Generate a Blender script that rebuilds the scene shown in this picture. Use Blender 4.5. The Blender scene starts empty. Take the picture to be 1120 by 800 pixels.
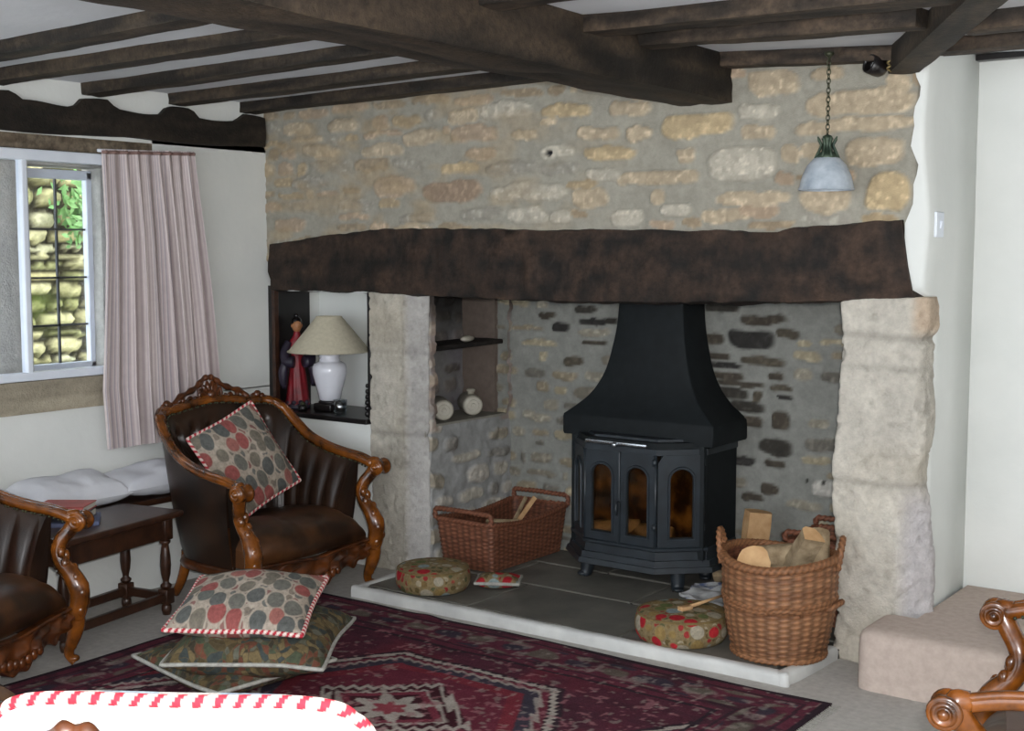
import bpy, math, random
import numpy as np
from mathutils import Vector, Matrix
R = math.radians
C = bpy.context.scene.collection
PI = math.pi

# ------------------------------------------------------------------ helpers
def lin(c):
    out = []
    for v in c[:3]:
        v = v / 255.0
        out.append(v / 12.92 if v <= 0.04045 else ((v + 0.055) / 1.055) ** 2.4)
    return np.array(out)

def _hash(ix, iy, iz, seed):
    n = (ix * 73856093) ^ (iy * 19349663) ^ (iz * 83492791) ^ (seed * 2654435 + 97)
    n = n & 0x7fffffff
    n = ((n >> 13) ^ n) & 0x7fffffff
    n = (n * ((n * n * 15731 + 789221) & 0x7fffffff) + 1376312589) & 0x7fffffff
    return n / float(0x7fffffff)

def vnoise(p, seed=0):
    p = np.asarray(p, float)
    i = np.floor(p).astype(np.int64); f = p - i
    f = f * f * (3 - 2 * f)
    r = 0
    for dx in (0, 1):
        for dy in (0, 1):
            for dz in (0, 1):
                w = (f[..., 0] if dx else 1 - f[..., 0]) * (f[..., 1] if dy else 1 - f[..., 1]) * (f[..., 2] if dz else 1 - f[..., 2])
                r = r + w * _hash(i[..., 0] + dx, i[..., 1] + dy, i[..., 2] + dz, seed)
    return r * 2 - 1

def fbm(p, oct=3, seed=0):
    p = np.asarray(p, float); a = 1.0; s = 0; t = 0
    for k in range(oct):
        s = s + a * vnoise(p * (2 ** k) + 17.3 * k, seed + k); t += a; a *= .5
    return s / t

def sm(a, b, x):
    t = np.clip((x - a) / (b - a), 0, 1); return t * t * (3 - 2 * t)

def obj(name, verts, faces, mat, parent=None, smooth=True, cols=None, mats=None, fmat=None):
    me = bpy.data.meshes.new(name)
    me.from_pydata([tuple(map(float, v)) for v in verts], [], [tuple(int(i) for i in f) for f in faces])
    if cols is not None:
        a = me.attributes.new('col', 'FLOAT_COLOR', 'POINT')
        c = np.ones((len(verts), 4)); c[:, :3] = np.asarray(cols)
        a.data.foreach_set('color', c.ravel())
    for m in ([mat] if mats is None else mats):
        me.materials.append(m)
    if fmat is not None:
        me.polygons.foreach_set('material_index', np.asarray(fmat, dtype=np.int32))
    if smooth:
        me.polygons.foreach_set('use_smooth', np.ones(len(me.polygons), dtype=bool))
    me.update()
    o = bpy.data.objects.new(name, me); C.objects.link(o)
    if parent is not None: o.parent = parent
    return o

class MB:
    def __init__(s): s.v = []; s.f = []; s.c = []; s.m = []
    def add(s, v, f, col=None, mi=0):
        b = len(s.v); v = [tuple(x) for x in v]
        s.v += v; s.f += [tuple(b + int(i) for i in q) for q in f]; s.m += [mi] * len(f)
        if col is None: col = (1, 1, 1)
        col = np.asarray(col, float)
        if col.ndim == 1: col = np.tile(col[:3], (len(v), 1))
        s.c += [tuple(x[:3]) for x in col]
        return s
    def box(s, c, d, rz=0, bev=.0, col=None, rx=0, ry=0, mi=0):
        hx, hy, hz = d[0] / 2, d[1] / 2, d[2] / 2
        b = min(bev, hx * .9, hy * .9, hz * .9)
        M = Matrix.Rotation(rz, 3, 'Z') @ Matrix.Rotation(ry, 3, 'Y') @ Matrix.Rotation(rx, 3, 'X')
        if b <= 0:
            v = [(x, y, z) for x in (-hx, hx) for y in (-hy, hy) for z in (-hz, hz)]
            f = [(0, 1, 3, 2), (4, 6, 7, 5), (0, 4, 5, 1), (2, 3, 7, 6), (0, 2, 6, 4), (1, 5, 7, 3)]
        else:
            # rounded-corner rings
            def ring(ix, iy, z):
                r = []
                for sx, sy, a0 in ((1, 1, 0), (-1, 1, 90), (-1, -1, 180), (1, -1, 270)):
                    for k in range(3):
                        a = R(a0 + 45 * k)
                        r.append((sx * (hx - b) + ix * math.cos(a), sy * (hy - b) + ix * math.sin(a), z))
                return r
            v = []; n = 12
            for z, k in ((-hz, 0), (-hz + b * .3, .72), (-hz + b, 1), (hz - b, 1), (hz - b * .3, .72), (hz, 0)):
                v += ring(b * k, b * k, z)
            f = []
            for j in range(5):
                for i in range(n):
                    f.append((j * n + i, j * n + (i + 1) % n, (j + 1) * n + (i + 1) % n, (j + 1) * n + i))
            f.append(tuple(reversed(range(n)))); f.append(tuple(5 * n + i for i in range(n)))
        v = [tuple(M @ Vector(p) + Vector(c)) for p in v]
        return s.add(v, f, col, mi)
    def tube(s, path, rad, n=8, closed=False, col=None, flat=1.0, up=(0, 0, 1), mi=0, cap=True):
        P = np.asarray(path, float); m = len(P)
        rad = np.full(m, rad) if np.isscalar(rad) else np.asarray(rad, float)
        if closed: T = np.roll(P, -1, 0) - np.roll(P, 1, 0)
        else: T = np.gradient(P, axis=0)
        T /= np.linalg.norm(T, axis=1)[:, None] + 1e-12
        u = np.array(up, float); u = u - T[0] * (u @ T[0])
        if np.linalg.norm(u) < 1e-4:
            u = np.array((1., 0, 0)); u = u - T[0] * (u @ T[0])
        u /= np.linalg.norm(u)
        v = []
        for i in range(m):
            u = u - T[i] * (u @ T[i]); u /= np.linalg.norm(u) + 1e-12
            w = np.cross(T[i], u)
            for k in range(n):
                a = 2 * PI * k / n
                v.append(P[i] + rad[i] * (math.cos(a) * u * flat + math.sin(a) * w))
        f = []
        for i in range(m if closed else m - 1):
            j = (i + 1) % m
            for k in range(n):
                f.append((i * n + k, i * n + (k + 1) % n, j * n + (k + 1) % n, j * n + k))
        if not closed and cap:
            f.append(tuple(reversed(range(n)))); f.append(tuple((m - 1) * n + k for k in range(n)))
        if col is not None:
            col = np.asarray(col, float)
            if col.ndim == 2 and len(col) == m: col = np.repeat(col, n, 0)
        return s.add(v, f, col, mi)
    def lathe(s, prof, c=(0, 0, 0), n=24, col=None, mi=0, sx=1, sy=1, M=None, cap=True):
        v = []; f = []
        for r, z in prof:
            for k in range(n):
                a = 2 * PI * k / n
                p = Vector((r * math.cos(a) * sx, r * math.sin(a) * sy, z))
                if M is not None: p = M @ p
                v.append(tuple(p + Vector(c)))
        m = len(prof)
        for i in range(m - 1):
            for k in range(n):
                f.append((i * n + k, i * n + (k + 1) % n, (i + 1) * n + (k + 1) % n, (i + 1) * n + k))
        if cap:
            f.append(tuple(reversed(range(n)))); f.append(tuple((m - 1) * n + k for k in range(n)))
        return s.add(v, f, col, mi)
    def ball(s, c, r, n=10, sc=(1, 1, 1), col=None, mi=0):
        prof = [(math.sin(PI * i / n) * r * 1.0 + 1e-5, -math.cos(PI * i / n) * r) for i in range(n + 1)]
        M = Matrix.Diagonal(Vector(sc))
        return s.lathe(prof, c, n + 4, col, mi, M=M)
    def grid(s, P, closed_u=False, col=None, mi=0, flip=False):
        P = np.asarray(P, float); nu, nv = P.shape[:2]
        f = []
        for i in range(nu if closed_u else nu - 1):
            for j in range(nv - 1):
                a, b = i * nv + j, ((i + 1) % nu) * nv + j
                q = (a, b, b + 1, a + 1)
                f.append(q[::-1] if flip else q)
        if col is not None:
            col = np.asarray(col, float)
            if col.ndim == 3: col = col.reshape(-1, 3)
        return s.add(P.reshape(-1, 3), f, col, mi)
    def build(s, name, mat, parent=None, smooth=True, mats=None, usecol=False):
        return obj(name, s.v, s.f, mat, parent, smooth, np.array(s.c) if usecol else None, mats, s.m if mats is not None else None)

def shade_auto(o, ang=35):
    # smooth by angle without operators: mark sharp edges
    me = o.data
    import bmesh
    bm = bmesh.new(); bm.from_mesh(me)
    bmesh.ops.recalc_face_normals(bm, faces=bm.faces)
    for e in bm.edges:
        if len(e.link_faces) == 2 and e.calc_face_angle(0) > R(ang): e.smooth = False
    bm.to_mesh(me); bm.free()
    return o

def recalc(o):
    import bmesh
    bm = bmesh.new(); bm.from_mesh(o.data); bmesh.ops.recalc_face_normals(bm, faces=bm.faces); bm.to_mesh(o.data); bm.free()
    return o

def tag(o, label=None, cat=None, group=None, kind=None):
    if label: o['label'] = label
    if cat: o['category'] = cat
    if group: o['group'] = group
    if kind: o['kind'] = kind
    return o

def thing(name, label, cat, loc=(0, 0, 0), rz=0, group=None, scale=1):
    o = bpy.data.objects.new(name, None); C.objects.link(o)
    o.location = loc; o.rotation_euler = (0, 0, rz); o.empty_display_size = .1
    o.scale = (scale,) * 3
    return tag(o, label, cat, group)

def dup(root, loc, rz, label=None, group=None, rot=None):
    r = root.copy(); C.objects.link(r); r.location = loc; r.rotation_euler = rot or (0, 0, rz)
    if label: r['label'] = label
    if group: r['group'] = group
    def rec(src, dst):
        for ch in [c for c in src.children]:
            d = ch.copy(); C.objects.link(d); d.parent = dst
            rec(ch, d)
    rec(root, r)
    return r

def crom(pts, n):
    """Catmull-Rom through pts, n samples."""
    P = np.asarray(pts, float); P = np.vstack([2 * P[0] - P[1], P, 2 * P[-1] - P[-2]])
    m = len(P) - 3
    out = []
    for t in np.linspace(0, m, n):
        i = min(int(t), m - 1); f = t - i
        a, b, c, d = P[i], P[i + 1], P[i + 2], P[i + 3]
        out.append(.5 * ((2 * b) + (-a + c) * f + (2 * a - 5 * b + 4 * c - d) * f * f + (-a + 3 * b - 3 * c + d) * f ** 3))
    return np.array(out)

# ------------------------------------------------------------------ materials
def newmat(name):
    m = bpy.data.materials.new(name); m.use_nodes = True
    nt = m.node_tree; nt.nodes.clear()
    out = nt.nodes.new('ShaderNodeOutputMaterial'); b = nt.nodes.new('ShaderNodeBsdfPrincipled')
    nt.links.new(b.outputs[0], out.inputs[0])
    return m, nt, b

def N(nt, t, **kw):
    n = nt.nodes.new(t)
    for k, v in kw.items(): setattr(n, k, v)
    return n

def ramp(nt, fac, stops, interp='LINEAR'):
    r = N(nt, 'ShaderNodeValToRGB'); r.color_ramp.interpolation = interp
    e = r.color_ramp.elements
    while len(e) < len(stops): e.new(.5)
    for k, (p, c) in enumerate(stops):
        e[k].position = p; e[k].color = (*lin(c), 1)
    nt.links.new(fac, r.inputs[0]); return r.outputs[0]

def coords(nt, scale=(1, 1, 1), kind='Object'):
    tc = N(nt, 'ShaderNodeTexCoord'); mp = N(nt, 'ShaderNodeMapping'); mp.inputs['Scale'].default_value = scale
    nt.links.new(tc.outputs[kind], mp.inputs[0]); return mp.outputs[0]

def noise(nt, vec, scale, detail=3, rough=.55):
    n = N(nt, 'ShaderNodeTexNoise'); n.inputs['Scale'].default_value = scale; n.inputs['Detail'].default_value = detail
    n.inputs['Roughness'].default_value = rough; nt.links.new(vec, n.inputs['Vector']); return n.outputs[0]

def bump(nt, b, h, strength=.3, dist=.005):
    bp = N(nt, 'ShaderNodeBump'); bp.inputs['Strength'].default_value = strength; bp.inputs['Distance'].default_value = dist
    nt.links.new(h, bp.inputs['Height']); nt.links.new(bp.outputs[0], b.inputs['Normal'])

def m_noise(name, c1, c2, rough=.6, scale=6, sc=(1, 1, 1), bmp=.15, bscale=60, spec=.5, detail=4, lo=.3, hi=.7, coat=0, dist=.004, metal=0, sheen=0):
    m, nt, b = newmat(name)
    v = coords(nt, sc)
    n = noise(nt, v, scale, detail)
    nt.links.new(ramp(nt, n, [(lo, c1), (hi, c2)]), b.inputs['Base Color'])
    b.inputs['Roughness'].default_value = rough; b.inputs['Specular IOR Level'].default_value = spec
    b.inputs['Coat Weight'].default_value = coat; b.inputs['Coat Roughness'].default_value = .15
    b.inputs['Metallic'].default_value = metal; b.inputs['Sheen Weight'].default_value = sheen
    if bmp: bump(nt, b, noise(nt, v, bscale, 3), bmp, dist)
    return m

def m_attr(name, rough=.9, amount=.25, scale=60, bmp=.3, dist=.004, spec=.3, coat=0, fine=240):
    m, nt, b = newmat(name)
    a = N(nt, 'ShaderNodeAttribute', attribute_name='col')
    v = coords(nt)
    n1 = noise(nt, v, scale, 4, .65)
    mr = N(nt, 'ShaderNodeMapRange'); mr.inputs[1].default_value = .25; mr.inputs[2].default_value = .75
    mr.inputs[3].default_value = 1 - amount; mr.inputs[4].default_value = 1 + amount
    nt.links.new(n1, mr.inputs[0])
    mx = N(nt, 'ShaderNodeVectorMath', operation='MULTIPLY')
    nt.links.new(a.outputs['Color'], mx.inputs[0]); nt.links.new(mr.outputs[0], mx.inputs[1])
    nt.links.new(mx.outputs[0], b.inputs['Base Color'])
    b.inputs['Roughness'].default_value = rough; b.inputs['Specular IOR Level'].default_value = spec
    b.inputs['Coat Weight'].default_value = coat
    if bmp: bump(nt, b, noise(nt, v, fine, 3), bmp, dist)
    return m

def m_cells(name, palette, line, scale=14, sc=(1, 1, 1), lw=.12, rough=.85, warp=.04, fine=True, bmp=.3):
    """Needlework: rounded cells of several colours with a pale outline."""
    m, nt, b = newmat(name)
    v = coords(nt, sc)
    nn = N(nt, 'ShaderNodeTexNoise'); nn.inputs['Scale'].default_value = 9; nt.links.new(v, nn.inputs['Vector'])
    ad = N(nt, 'ShaderNodeMixRGB', blend_type='ADD'); ad.inputs[0].default_value = warp
    nt.links.new(v, ad.inputs[1]); nt.links.new(nn.outputs['Color'], ad.inputs[2])
    vo = N(nt, 'ShaderNodeTexVoronoi', feature='F1'); vo.inputs['Scale'].default_value = scale; vo.inputs['Randomness'].default_value = .8
    ve = N(nt, 'ShaderNodeTexVoronoi', feature='DISTANCE_TO_EDGE'); ve.inputs['Scale'].default_value = scale; ve.inputs['Randomness'].default_value = .8
    nt.links.new(ad.outputs[0], vo.inputs['Vector']); nt.links.new(ad.outputs[0], ve.inputs['Vector'])
    sep = N(nt, 'ShaderNodeSeparateColor'); nt.links.new(vo.outputs['Color'], sep.inputs[0])
    k = len(palette)
    col = ramp(nt, sep.outputs[0], [(i / k, c) for i, c in enumerate(palette)], 'CONSTANT')
    f = N(nt, 'ShaderNodeMapRange'); f.inputs[1].default_value = lw * .6; f.inputs[2].default_value = lw * 1.3
    nt.links.new(ve.outputs['Distance'], f.inputs[0])
    mx = N(nt, 'ShaderNodeMixRGB'); mx.inputs[1].default_value = (*lin(line), 1)
    nt.links.new(f.outputs[0], mx.inputs[0]); nt.links.new(col, mx.inputs[2])
    n2 = noise(nt, v, 55, 3, .7)
    mr = N(nt, 'ShaderNodeMapRange'); mr.inputs[1].default_value = .3; mr.inputs[2].default_value = .7; mr.inputs[3].default_value = .7; mr.inputs[4].default_value = 1.25
    nt.links.new(n2, mr.inputs[0])
    vm = N(nt, 'ShaderNodeVectorMath', operation='MULTIPLY'); nt.links.new(mx.outputs[0], vm.inputs[0]); nt.links.new(mr.outputs[0], vm.inputs[1])
    nt.links.new(vm.outputs[0], b.inputs['Base Color'])
    b.inputs['Roughness'].default_value = rough; b.inputs['Specular IOR Level'].default_value = .2
    if bmp: bump(nt, b, noise(nt, v, 260, 2), bmp, .003)
    return m

def m_glass(name, tint, trans=.8, rough=.03):
    m = bpy.data.materials.new(name); m.use_nodes = True; nt = m.node_tree; nt.nodes.clear()
    out = N(nt, 'ShaderNodeOutputMaterial'); t = N(nt, 'ShaderNodeBsdfTransparent'); g = N(nt, 'ShaderNodeBsdfGlossy'); mx = N(nt, 'ShaderNodeMixShader')
    t.inputs[0].default_value = (*tint, 1); g.inputs['Roughness'].default_value = rough
    mx.inputs[0].default_value = 1 - trans
    nt.links.new(t.outputs[0], mx.inputs[1]); nt.links.new(g.outputs[0], mx.inputs[2]); nt.links.new(mx.outputs[0], out.inputs[0])
    return m

MAT = dict(
    plaster=m_noise('plaster', (214, 216, 212), (224, 225, 221), .85, 3, bmp=.12, bscale=25, dist=.01, spec=.3),
    ceiling=m_noise('ceiling_plaster', (200, 203, 208), (212, 214, 218), .9, 3, bmp=.15, bscale=30, dist=.01, spec=.2),
    oak=m_attr('dark_oak', .72, .6, 38, .5, .006, .35, fine=90),
    stone=m_attr('rubble_stone', .95, .16, 30, .5, .006, .15),
    ashlar=m_attr('ashlar_stone', .95, .16, 38, .6, .008, .15, fine=120),
    carpet=m_noise('carpet', (170, 166, 160), (186, 182, 176), .98, 40, bmp=.5, bscale=420, spec=.05, dist=.004),
    stepcarpet=m_noise('step_carpet', (178, 162, 152), (192, 177, 166), .98, 40, bmp=.5, bscale=420, spec=.05, dist=.004),
    slate=m_noise('slate', (82, 80, 74), (112, 109, 101), .55, 5, bmp=.25, bscale=30, spec=.4, dist=.006),
    whitepaint=m_noise('white_paint', (182, 182, 180), (204, 204, 200), .5, 8, bmp=.15, bscale=40),
    gloss_white=m_noise('window_white', (214, 220, 230), (225, 230, 238), .35, 8, bmp=0),
    carved=m_noise('carved_walnut', (40, 20, 8), (142, 80, 24), .22, 13, (1, 1, 1), .25, 30, .5, lo=.3, hi=.72, coat=.35, dist=.006),
    crestwood=m_noise('crest_walnut', (34, 18, 9), (104, 54, 20), .28, 14, (1, 1, 1), .25, 30, .5, lo=.3, hi=.7, coat=.3, dist=.006),
    leather=m_noise('brown_leather', (24, 17, 13), (56, 37, 25), .34, 5, bmp=.25, bscale=160, spec=.5, dist=.002, lo=.35, hi=.7),
    seatleather=m_noise('seat_leather', (40, 26, 17), (108, 68, 38), .36, 4.5, bmp=.25, bscale=160, spec=.5, dist=.002, lo=.35, hi=.72),
    iron=m_noise('black_iron', (16, 20, 22), (24, 29, 31), .72, 20, bmp=.2, bscale=200, spec=.28, dist=.001),
    ironblue=m_noise('enamel_iron', (27, 32, 36), (40, 47, 53), .42, 14, bmp=.12, bscale=140, spec=.5, dist=.001),
    steel=m_noise('bright_steel', (150, 155, 160), (190, 195, 200), .25, 10, bmp=0, metal=.9),
    tablewood=m_noise('old_oak_table', (40, 24, 16), (66, 40, 26), .32, 3, (1, 9, 9), .2, 40, .5, lo=.3, hi=.7, dist=.002),
    brass=m_noise('aged_brass', (58, 62, 50), (86, 88, 66), .45, 30, bmp=0, metal=.7),
    white=m_noise('white_ceramic', (214, 214, 222), (226, 226, 232), .16, 4, bmp=0, spec=.5),
    shade=m_noise('linen_shade', (188, 180, 158), (202, 194, 172), .9, 60, bmp=.2, bscale=300, spec=.1, dist=.001),
    black=m_noise('black_lacquer', (16, 14, 14), (26, 22, 22), .35, 12, bmp=0),
    pad=m_noise('white_pad', (208, 209, 216), (220, 221, 226), .9, 8, bmp=.25, bscale=30, spec=.1, dist=.006),
    wicker=m_attr('wicker', .6, .3, 70, .3, .002, .35),
    bark=m_noise('bark', (122, 104, 80), (182, 162, 132), .95, 18, (1, 1, 1), .8, 50, .1, dist=.008),
    cutwood=m_noise('cut_wood', (170, 132, 92), (200, 164, 122), .9, 18, bmp=.4, bscale=60, spec=.1, dist=.004),
    floral=m_cells('floral_needlework', [(92, 104, 112), (112, 122, 124), (176, 84, 84), (150, 138, 122), (104, 112, 116), (188, 110, 104), (120, 124, 120), (164, 150, 138)], (196, 184, 168), 15, (1, 1, .6), .10, warp=.03),
    floral_flash=m_cells('flash_bleached_floral', [(176, 192, 206), (222, 214, 206), (206, 168, 158), (214, 208, 200), (188, 200, 204), (220, 190, 178)], (228, 222, 214), 15, (1, 1, .6), .12),
    tapestry=m_cells('verdure_tapestry', [(72, 62, 42), (92, 78, 52), (56, 62, 60), (98, 60, 46), (66, 72, 56), (106, 92, 64), (56, 52, 42), (88, 88, 76)], (80, 70, 52), 42, (1, 1, .7), .05, warp=.12),
    stool=m_cells('rose_needlepoint', [(92, 84, 44), (150, 30, 38), (84, 98, 56), (150, 152, 140), (120, 96, 52), (176, 40, 48), (126, 142, 144), (160, 140, 84)], (128, 106, 62), 24, (1, 1, .8), .05, warp=.08),
    cord=m_noise('silver_cord', (140, 138, 130), (172, 170, 162), .7, 60, bmp=.5, bscale=300, dist=.003),
    braid=m_attr('braid', .8, .1, 90, .3, .002, .2),
    rug=m_attr('rug', .97, .3, 150, .6, .004, .05, fine=420),
    curtain=m_attr('curtain_silk', .55, .06, 30, .08, .002, .4),
    firebrick=m_noise('stained_firebrick', (34, 24, 14), (150, 112, 64), .9, 9, bmp=.4, bscale=30, spec=.1, dist=.006, lo=.42, hi=.72),
    stoneware=m_noise('stoneware', (150, 144, 130), (178, 172, 158), .5, 14, bmp=.1, bscale=60),
    lead=m_noise('lead', (40, 42, 44), (60, 62, 64), .6, 20, bmp=0),
    red=m_noise('red_silk', (92, 12, 22), (140, 22, 34), .5, 16, bmp=.3, bscale=60, dist=.004),
    navy=m_noise('navy_silk', (22, 20, 34), (44, 34, 52), .5, 16, bmp=.3, bscale=60, dist=.004),
    skin=m_noise('painted_face', (150, 100, 66), (170, 118, 78), .5, 16, bmp=0),
    pouffe=m_noise('tan_leather', (92, 62, 36), (120, 84, 48), .45, 7, bmp=.2, bscale=120, dist=.002),
    paper=m_noise('paper', (196, 192, 182), (214, 210, 200), .8, 60, (1, 1, 30), .2, 80, .2),
    frost=m_noise('frosted_glass', (150, 160, 170), (186, 194, 202), .25, 22, bmp=.2, bscale=50, dist=.002),
    mossy=m_attr('mossy_stone', .95, .35, 14, .6, .02, .1, fine=40),
)
def m_blobs(name, palette, line, ground, scale=13, sc=(1, 1, 1), rough=.85, r=.40, warp=.03):
    """Needlework: rounded motifs with a pale outline on a second, finer motif."""
    m, nt, b = newmat(name)
    v = coords(nt, sc)
    nn = N(nt, 'ShaderNodeTexNoise'); nn.inputs['Scale'].default_value = 8; nt.links.new(v, nn.inputs['Vector'])
    ad = N(nt, 'ShaderNodeMixRGB', blend_type='ADD'); ad.inputs[0].default_value = warp
    nt.links.new(v, ad.inputs[1]); nt.links.new(nn.outputs['Color'], ad.inputs[2])
    def layer(scale, r, pal, off):
        mp = N(nt, 'ShaderNodeMapping'); mp.inputs['Location'].default_value = (off, off * .7, 0); nt.links.new(ad.outputs[0], mp.inputs[0])
        vo = N(nt, 'ShaderNodeTexVoronoi', feature='F1'); vo.inputs['Scale'].default_value = scale; vo.inputs['Randomness'].default_value = .5
        nt.links.new(mp.outputs[0], vo.inputs['Vector'])
        sep = N(nt, 'ShaderNodeSeparateColor'); nt.links.new(vo.outputs['Color'], sep.inputs[0])
        c = ramp(nt, sep.outputs[0], [(i / len(pal), q) for i, q in enumerate(pal)], 'CONSTANT')
        def step(a, bb):
            f = N(nt, 'ShaderNodeMapRange'); f.inputs[1].default_value = a; f.inputs[2].default_value = bb; f.inputs[3].default_value = 1; f.inputs[4].default_value = 0
            nt.links.new(vo.outputs['Distance'], f.inputs[0]); return f.outputs[0]
        return c, step(r - .03, r + .03), step(r + .08, r + .13)
    def mix(f, a, bcol):
        mx = N(nt, 'ShaderNodeMixRGB'); nt.links.new(f, mx.inputs[0])
        if isinstance(a, tuple): mx.inputs[1].default_value = (*lin(a), 1)
        else: nt.links.new(a, mx.inputs[1])
        if isinstance(bcol, tuple): mx.inputs[2].default_value = (*lin(bcol), 1)
        else: nt.links.new(bcol, mx.inputs[2])
        return mx.outputs[0]
    c2, i2, o2 = layer(scale * 2.0, .44, ground, 3.3)
    c1, i1, o1 = layer(scale, r, palette, 0)
    col = mix(i2, line, c2)
    col = mix(o1, col, line); col = mix(i1, col, c1)
    n2 = noise(nt, v, 70, 3, .7)
    mr = N(nt, 'ShaderNodeMapRange'); mr.inputs[1].default_value = .3; mr.inputs[2].default_value = .7; mr.inputs[3].default_value = .72; mr.inputs[4].default_value = 1.25
    nt.links.new(n2, mr.inputs[0])
    vm = N(nt, 'ShaderNodeVectorMath', operation='MULTIPLY'); nt.links.new(col, vm.inputs[0]); nt.links.new(mr.outputs[0], vm.inputs[1])
    nt.links.new(vm.outputs[0], b.inputs['Base Color'])
    b.inputs['Roughness'].default_value = rough; b.inputs['Specular IOR Level'].default_value = .2
    bump(nt, b, noise(nt, v, 260, 2), .3, .003)
    return m
MAT['floral'] = m_blobs('floral_needlework', [(90, 91, 88), (104, 102, 95), (142, 80, 76), (94, 95, 90), (112, 105, 94), (148, 96, 88), (88, 90, 87)], (162, 150, 136), [(112, 104, 95), (128, 92, 86), (102, 101, 97), (124, 113, 102)], 16.5, (1, .72, 0), r=.46)
MAT['floral_flash'] = m_blobs('flash_bleached_floral', [(160, 172, 184), (206, 198, 190), (196, 150, 142), (190, 194, 192), (170, 182, 190)], (214, 208, 200), [(206, 196, 188), (200, 178, 170), (190, 194, 192)], 11, (1, .8, 0), r=.46)  # flash glare on the near cushion put into its paler colours
MAT['stool'] = m_blobs('rose_needlepoint', [(150, 30, 38), (126, 140, 140), (92, 100, 58), (168, 40, 46), (130, 108, 66), (150, 142, 124)], (122, 106, 76), [(92, 78, 48), (112, 92, 58), (80, 82, 54), (136, 46, 44), (150, 138, 114)], 17, (1, 1, 1), r=.45)
def m_col(name, c, rough=.6, **k):
    c = np.array(c, float); return m_noise(name, tuple(c * .9), tuple(np.minimum(c * 1.06, 255)), rough, 20, bmp=.1, **k)

# ------------------------------------------------------------------ relief walls
def courses(w, h, rng, hr, wr, gap, pal, skip=0, depth=(.008, .02), col=None):
    st = []; v = 0
    while v < h:
        hh = rng.uniform(*hr); u = -rng.uniform(0, wr[1])
        while u < w:
            ww = rng.uniform(*wr) * (1 if rng.random() > .2 else .55)
            if rng.random() > skip:
                c = pal[int(rng.random() * len(pal))]
                st.append((u + ww / 2, v + hh / 2 + rng.uniform(-.008, .008), ww - gap, hh * rng.uniform(.78, 1.02) - gap * .6, lin(c), rng.uniform(*depth)))
            u += ww
        v += hh
    return st

def relief(name, O, U, V, Nn, w, h, res, stones, mortar, mat, amp=.004, hole=None, thick=.12, parent=None, seed=1, post=None, warp=.02, soft=.22, fade=None, flip=False, speck=1.1):
    O, U, V, Nn = [np.array(a, float) for a in (O, U, V, Nn)]
    nu, nv = int(round(w / res)) + 1, int(round(h / res)) + 1
    u = np.linspace(0, w, nu); v = np.linspace(0, h, nv)
    UU, VV = np.meshgrid(u, v, indexing='ij')
    P3 = np.stack([UU, VV, np.full_like(UU, seed * 3.1)], -1)
    wu = fbm(P3 * 11, 3, seed) * warp; wv = fbm(P3 * 13, 3, seed + 9) * warp * .7
    Hh = fbm(P3 * 14, 4, seed + 20) * amp
    col = np.tile(lin(mortar), (nu, nv, 1)) * (1 + .13 * fbm(P3 * 9, 3, seed + 31))[..., None]
    for (cu, cv, sw, sh, c, d) in stones:
        r = max(sw, sh) * .75 + .05
        i0, i1 = np.searchsorted(u, [cu - r, cu + r]); j0, j1 = np.searchsorted(v, [cv - r, cv + r])
        if i1 <= i0 or j1 <= j0: continue
        s = np.s_[i0:i1, j0:j1]
        du = (UU[s] + wu[s] - cu) / (sw / 2); dv = (VV[s] + wv[s] - cv) / (sh / 2)
        dd = (np.abs(du) ** 3.2 + np.abs(dv) ** 3.2) ** (1 / 3.2)
        m = 1 - sm(1 - soft, 1 + .06, dd)
        mm = m * (1 - (fade(cu, cv) if fade else 0))
        Hh[s] = np.maximum(Hh[s], Hh[s] * .6 + d * m + amp * 1.3 * m * fbm(P3[s] * 32, 3, seed + 50))
        cc = np.asarray(c) * (1 + .22 * fbm(P3[s] * 26, 3, seed + 70) + speck * np.maximum(0, fbm(P3[s] * 60, 2, seed + 90) - .12))[..., None]
        col[s] = col[s] * (1 - mm[..., None]) + cc * mm[..., None]
    if post: Hh, col = post(UU, VV, Hh, col)
    P = O + UU[..., None] * U + VV[..., None] * V + Hh[..., None] * Nn
    verts = list(P.reshape(-1, 3)); cols = list(np.clip(col, 0, 1).reshape(-1, 3))
    faces = []
    keep = np.ones((nu - 1, nv - 1), bool)
    if hole is not None:
        uc, vc = (u[:-1] + u[1:]) / 2, (v[:-1] + v[1:]) / 2
        a = (uc[:, None] > hole[0]) & (uc[:, None] < hole[1]) & (vc[None] > hole[2]) & (vc[None] < hole[3]); keep &= ~a
    for i in range(nu - 1):
        for j in range(nv - 1):
            if keep[i, j]:
                a = i * nv + j; q = (a, a + nv, a + nv + 1, a + 1); faces.append(q)
    # skirt and back
    rim = [i * nv for i in range(nu)] + [(nu - 1) * nv + j for j in range(1, nv)] + [i * nv + nv - 1 for i in range(nu - 2, -1, -1)] + [j for j in range(nv - 2, 0, -1)]
    b0 = len(verts)
    for k in rim:
        verts.append(verts[k] - Nn * thick); cols.append(cols[k])
    n = len(rim)
    for k in range(n):
        faces.append((rim[k], b0 + k, b0 + (k + 1) % n, rim[(k + 1) % n]))
    if hole is None: faces.append(tuple(b0 + k for k in range(n))[::-1])
    o = obj(name, verts, faces, mat, parent, True, cols)
    return o

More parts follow.
